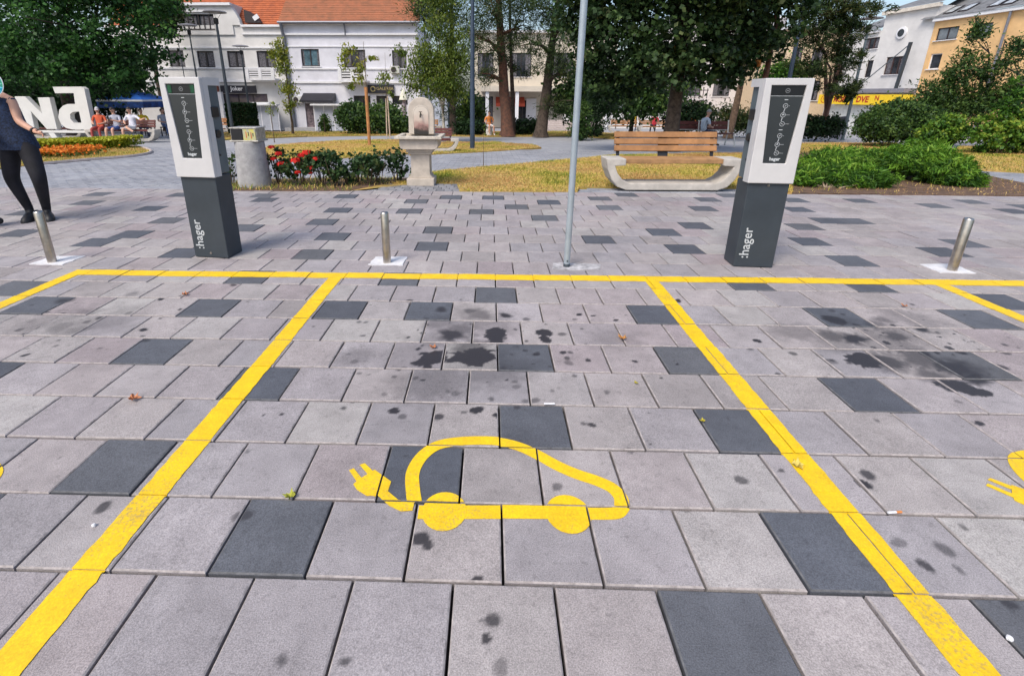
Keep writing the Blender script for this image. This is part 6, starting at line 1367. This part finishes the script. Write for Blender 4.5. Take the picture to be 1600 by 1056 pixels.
# pale print down the outer side of the leg nearest the edge
for i, ch in enumerate('MY POSITIVE MIND'):
    u = i / 15; a, b = Vector(J['hpR']), Vector(J['knR'])
    c = Vector(J['hpR']).lerp(Vector(J['knR']), u * 1.9) if u < .526 else Vector(J['knR']).lerp(Vector(J['anR']), (u - .526) * 1.75)
    rr_ = .104 - .045 * u
    if ch != ' ': text_mesh('lettering', ch, .062, M_ink, wt, (c.x - rr_ * .80, c.y - rr_ * .78, c.z - .02), (R(90), R(95), R(-40)), .001)
band = MB(); c = Vector(J['wrL']); d_ = (Vector(J['haL']) - c).normalized(); band.tube([c - d_ * .012, c + d_ * .012], .036, 12); band.build('wrist_band', M_blackp, wt, smooth=True)
# round fan of rainbow segments by her neck
ft = thing('paper_fan', (wp[0] + .085, wp[1] - .16, 1.475), 'round fan with rainbow coloured segments beside the woman', 'fan')
cols_ = [(.7, .35, .02), (.55, .6, .05), (.05, .35, .25), (.02, .35, .5), (.02, .12, .5), (.12, .02, .35), (.5, .05, .2), (.7, .1, .05)]
for k in range(16):
    a0, a1 = 2 * math.pi * k / 16, 2 * math.pi * (k + 1) / 16; m = MB()
    m.add([(.06 * math.cos(a0), .004, .06 * math.sin(a0)), (.125 * math.cos(a0), 0, .125 * math.sin(a0)), (.125 * math.cos(a1), 0, .125 * math.sin(a1)), (.06 * math.cos(a1), .004, .06 * math.sin(a1)), (.095 * math.cos((a0 + a1) / 2), -.008, .095 * math.sin((a0 + a1) / 2))], [(0, 1, 4), (1, 2, 4), (2, 3, 4), (3, 0, 4)])
    m.build('segment', mat('fan_colour_%d' % (((20 - k) // 2) % 8), cols_[((20 - k) // 2) % 8], .6), ft)
m = MB(); m.tube([(.126 * math.cos(a), 0, .126 * math.sin(a)) for a in np.linspace(0, 2 * math.pi, 33)], .004, 6, cap=False); m.build('rim', M_trim, ft)
m = MB(); m.tube([(.058 * math.cos(a), 0, .058 * math.sin(a)) for a in np.linspace(0, 2 * math.pi, 25)], .008, 6, cap=False); m.build('inner_ring', M_trim, ft)
# a second walker just outside the picture: only the toe of a black shoe shows
sp = (-5.36, 1.51)
person((sp[0] - .16, sp[1] + .02, 0), R(75), 'walker at the left edge of whom only a black shoe tip shows', standing(), RAD, M_dj, M_dj, 1)

# ------------------------------------------------------------------ small litter on the pavers
def leaf(p, size, rz, c, label):
    o = MB(); pts = []
    for k in range(16):
        a = 2 * math.pi * k / 16; r_ = size * (1 if k % 2 == 0 else .55) * (1 + .3 * math.cos(a)); pts.append((r_ * math.cos(a), r_ * math.sin(a), .006 + .012 * (k % 3) * size / .04 + abs(math.sin(a)) * size * .25))
    o.add([(0, 0, .006)] + pts, [(0, i + 1, (i + 1) % 16 + 1) for i in range(16)])
    ob = o.build('fallen_leaf', mat('dry_leaf_%d' % int(c[0] * 100), c, .8, var=.25, scale=40)); ob.location = (p[0], p[1], .002); ob.rotation_euler = (0, 0, rz)
    tag(ob, label, 'leaf', 'fallen leaves on the pavers')
leaf((-1.73, -1.53), .028, .5, (.5, .2, .09), 'orange brown curled leaf on the pavers of the left bay')
leaf((-2.24, -0.255), .026, 1.1, (.5, .32, .06), 'yellow leaf near the top of the left bay')
leaf((-0.366, -0.978), .022, 2.0, (.5, .33, .12), 'tan leaf lying on the oil stain')
leaf((0.744, -0.829), .028, 1.5, (.55, .26, .07), 'orange leaf right of the oil stain')
leaf((1.16, -1.88), .026, .3, (.62, .5, .12), 'pale yellow leaf lying on the right bay line')
leaf((-0.756, -2.10), .024, 2.5, (.35, .36, .04), 'yellow green leaf left of the painted plug')
leaf((0.903, -1.61), .014, 2.2, (.45, .38, .03), 'tiny yellow leaf beside a charcoal paver right of the car symbol')
leaf((2.81, -0.277), .02, 1, (.5, .3, .05), 'small yellow leaf in the right-hand bay')
leaf((0.692, -1.31), .012, 1, (.45, .25, .06), 'tiny brown leaf below the orange leaf')
def butt(p, rz, label, two):
    t = thing('cigarette_butt', (p[0], p[1], .008), label, 'cigarette butt', rz)
    m = MB(); m.tube([(-.018, 0, 0), (.012, 0, 0)], .0042, 8); m.build('paper', M_trim, t)
    m = MB(); m.tube([(.0125, 0, 0), (.032, 0, 0)], .0043, 8); m.build('filter', mat('orange_filter', (.6, .22, .06), .7) if two else M_trim, t)
butt((1.36, -2.10), .1, 'cigarette butt with orange filter beside the right bay line', True); butt((0.23, -1.50), .05, 'white cigarette butt above the charcoal paver over the car symbol', False)
for (p, r_, lab) in (((-1.37, -2.24), .007, 'small white pebble left of the left bay line'), ((1.35, -2.52), .008, 'small white pebble on the charcoal paver in the lower right corner')):
    bm = bmesh.new(); bmesh.ops.create_icosphere(bm, subdivisions=2, radius=r_)
    for v in bm.verts: v.co *= random.uniform(.85, 1.1)
    me = bpy.data.meshes.new('pebble'); bm.to_mesh(me); bm.free(); me.materials.append(M_trim); o = bpy.data.objects.new('pebble', me); col.objects.link(o); o.location = (p[0], p[1], r_ * .8); tag(o, lab, 'pebble')
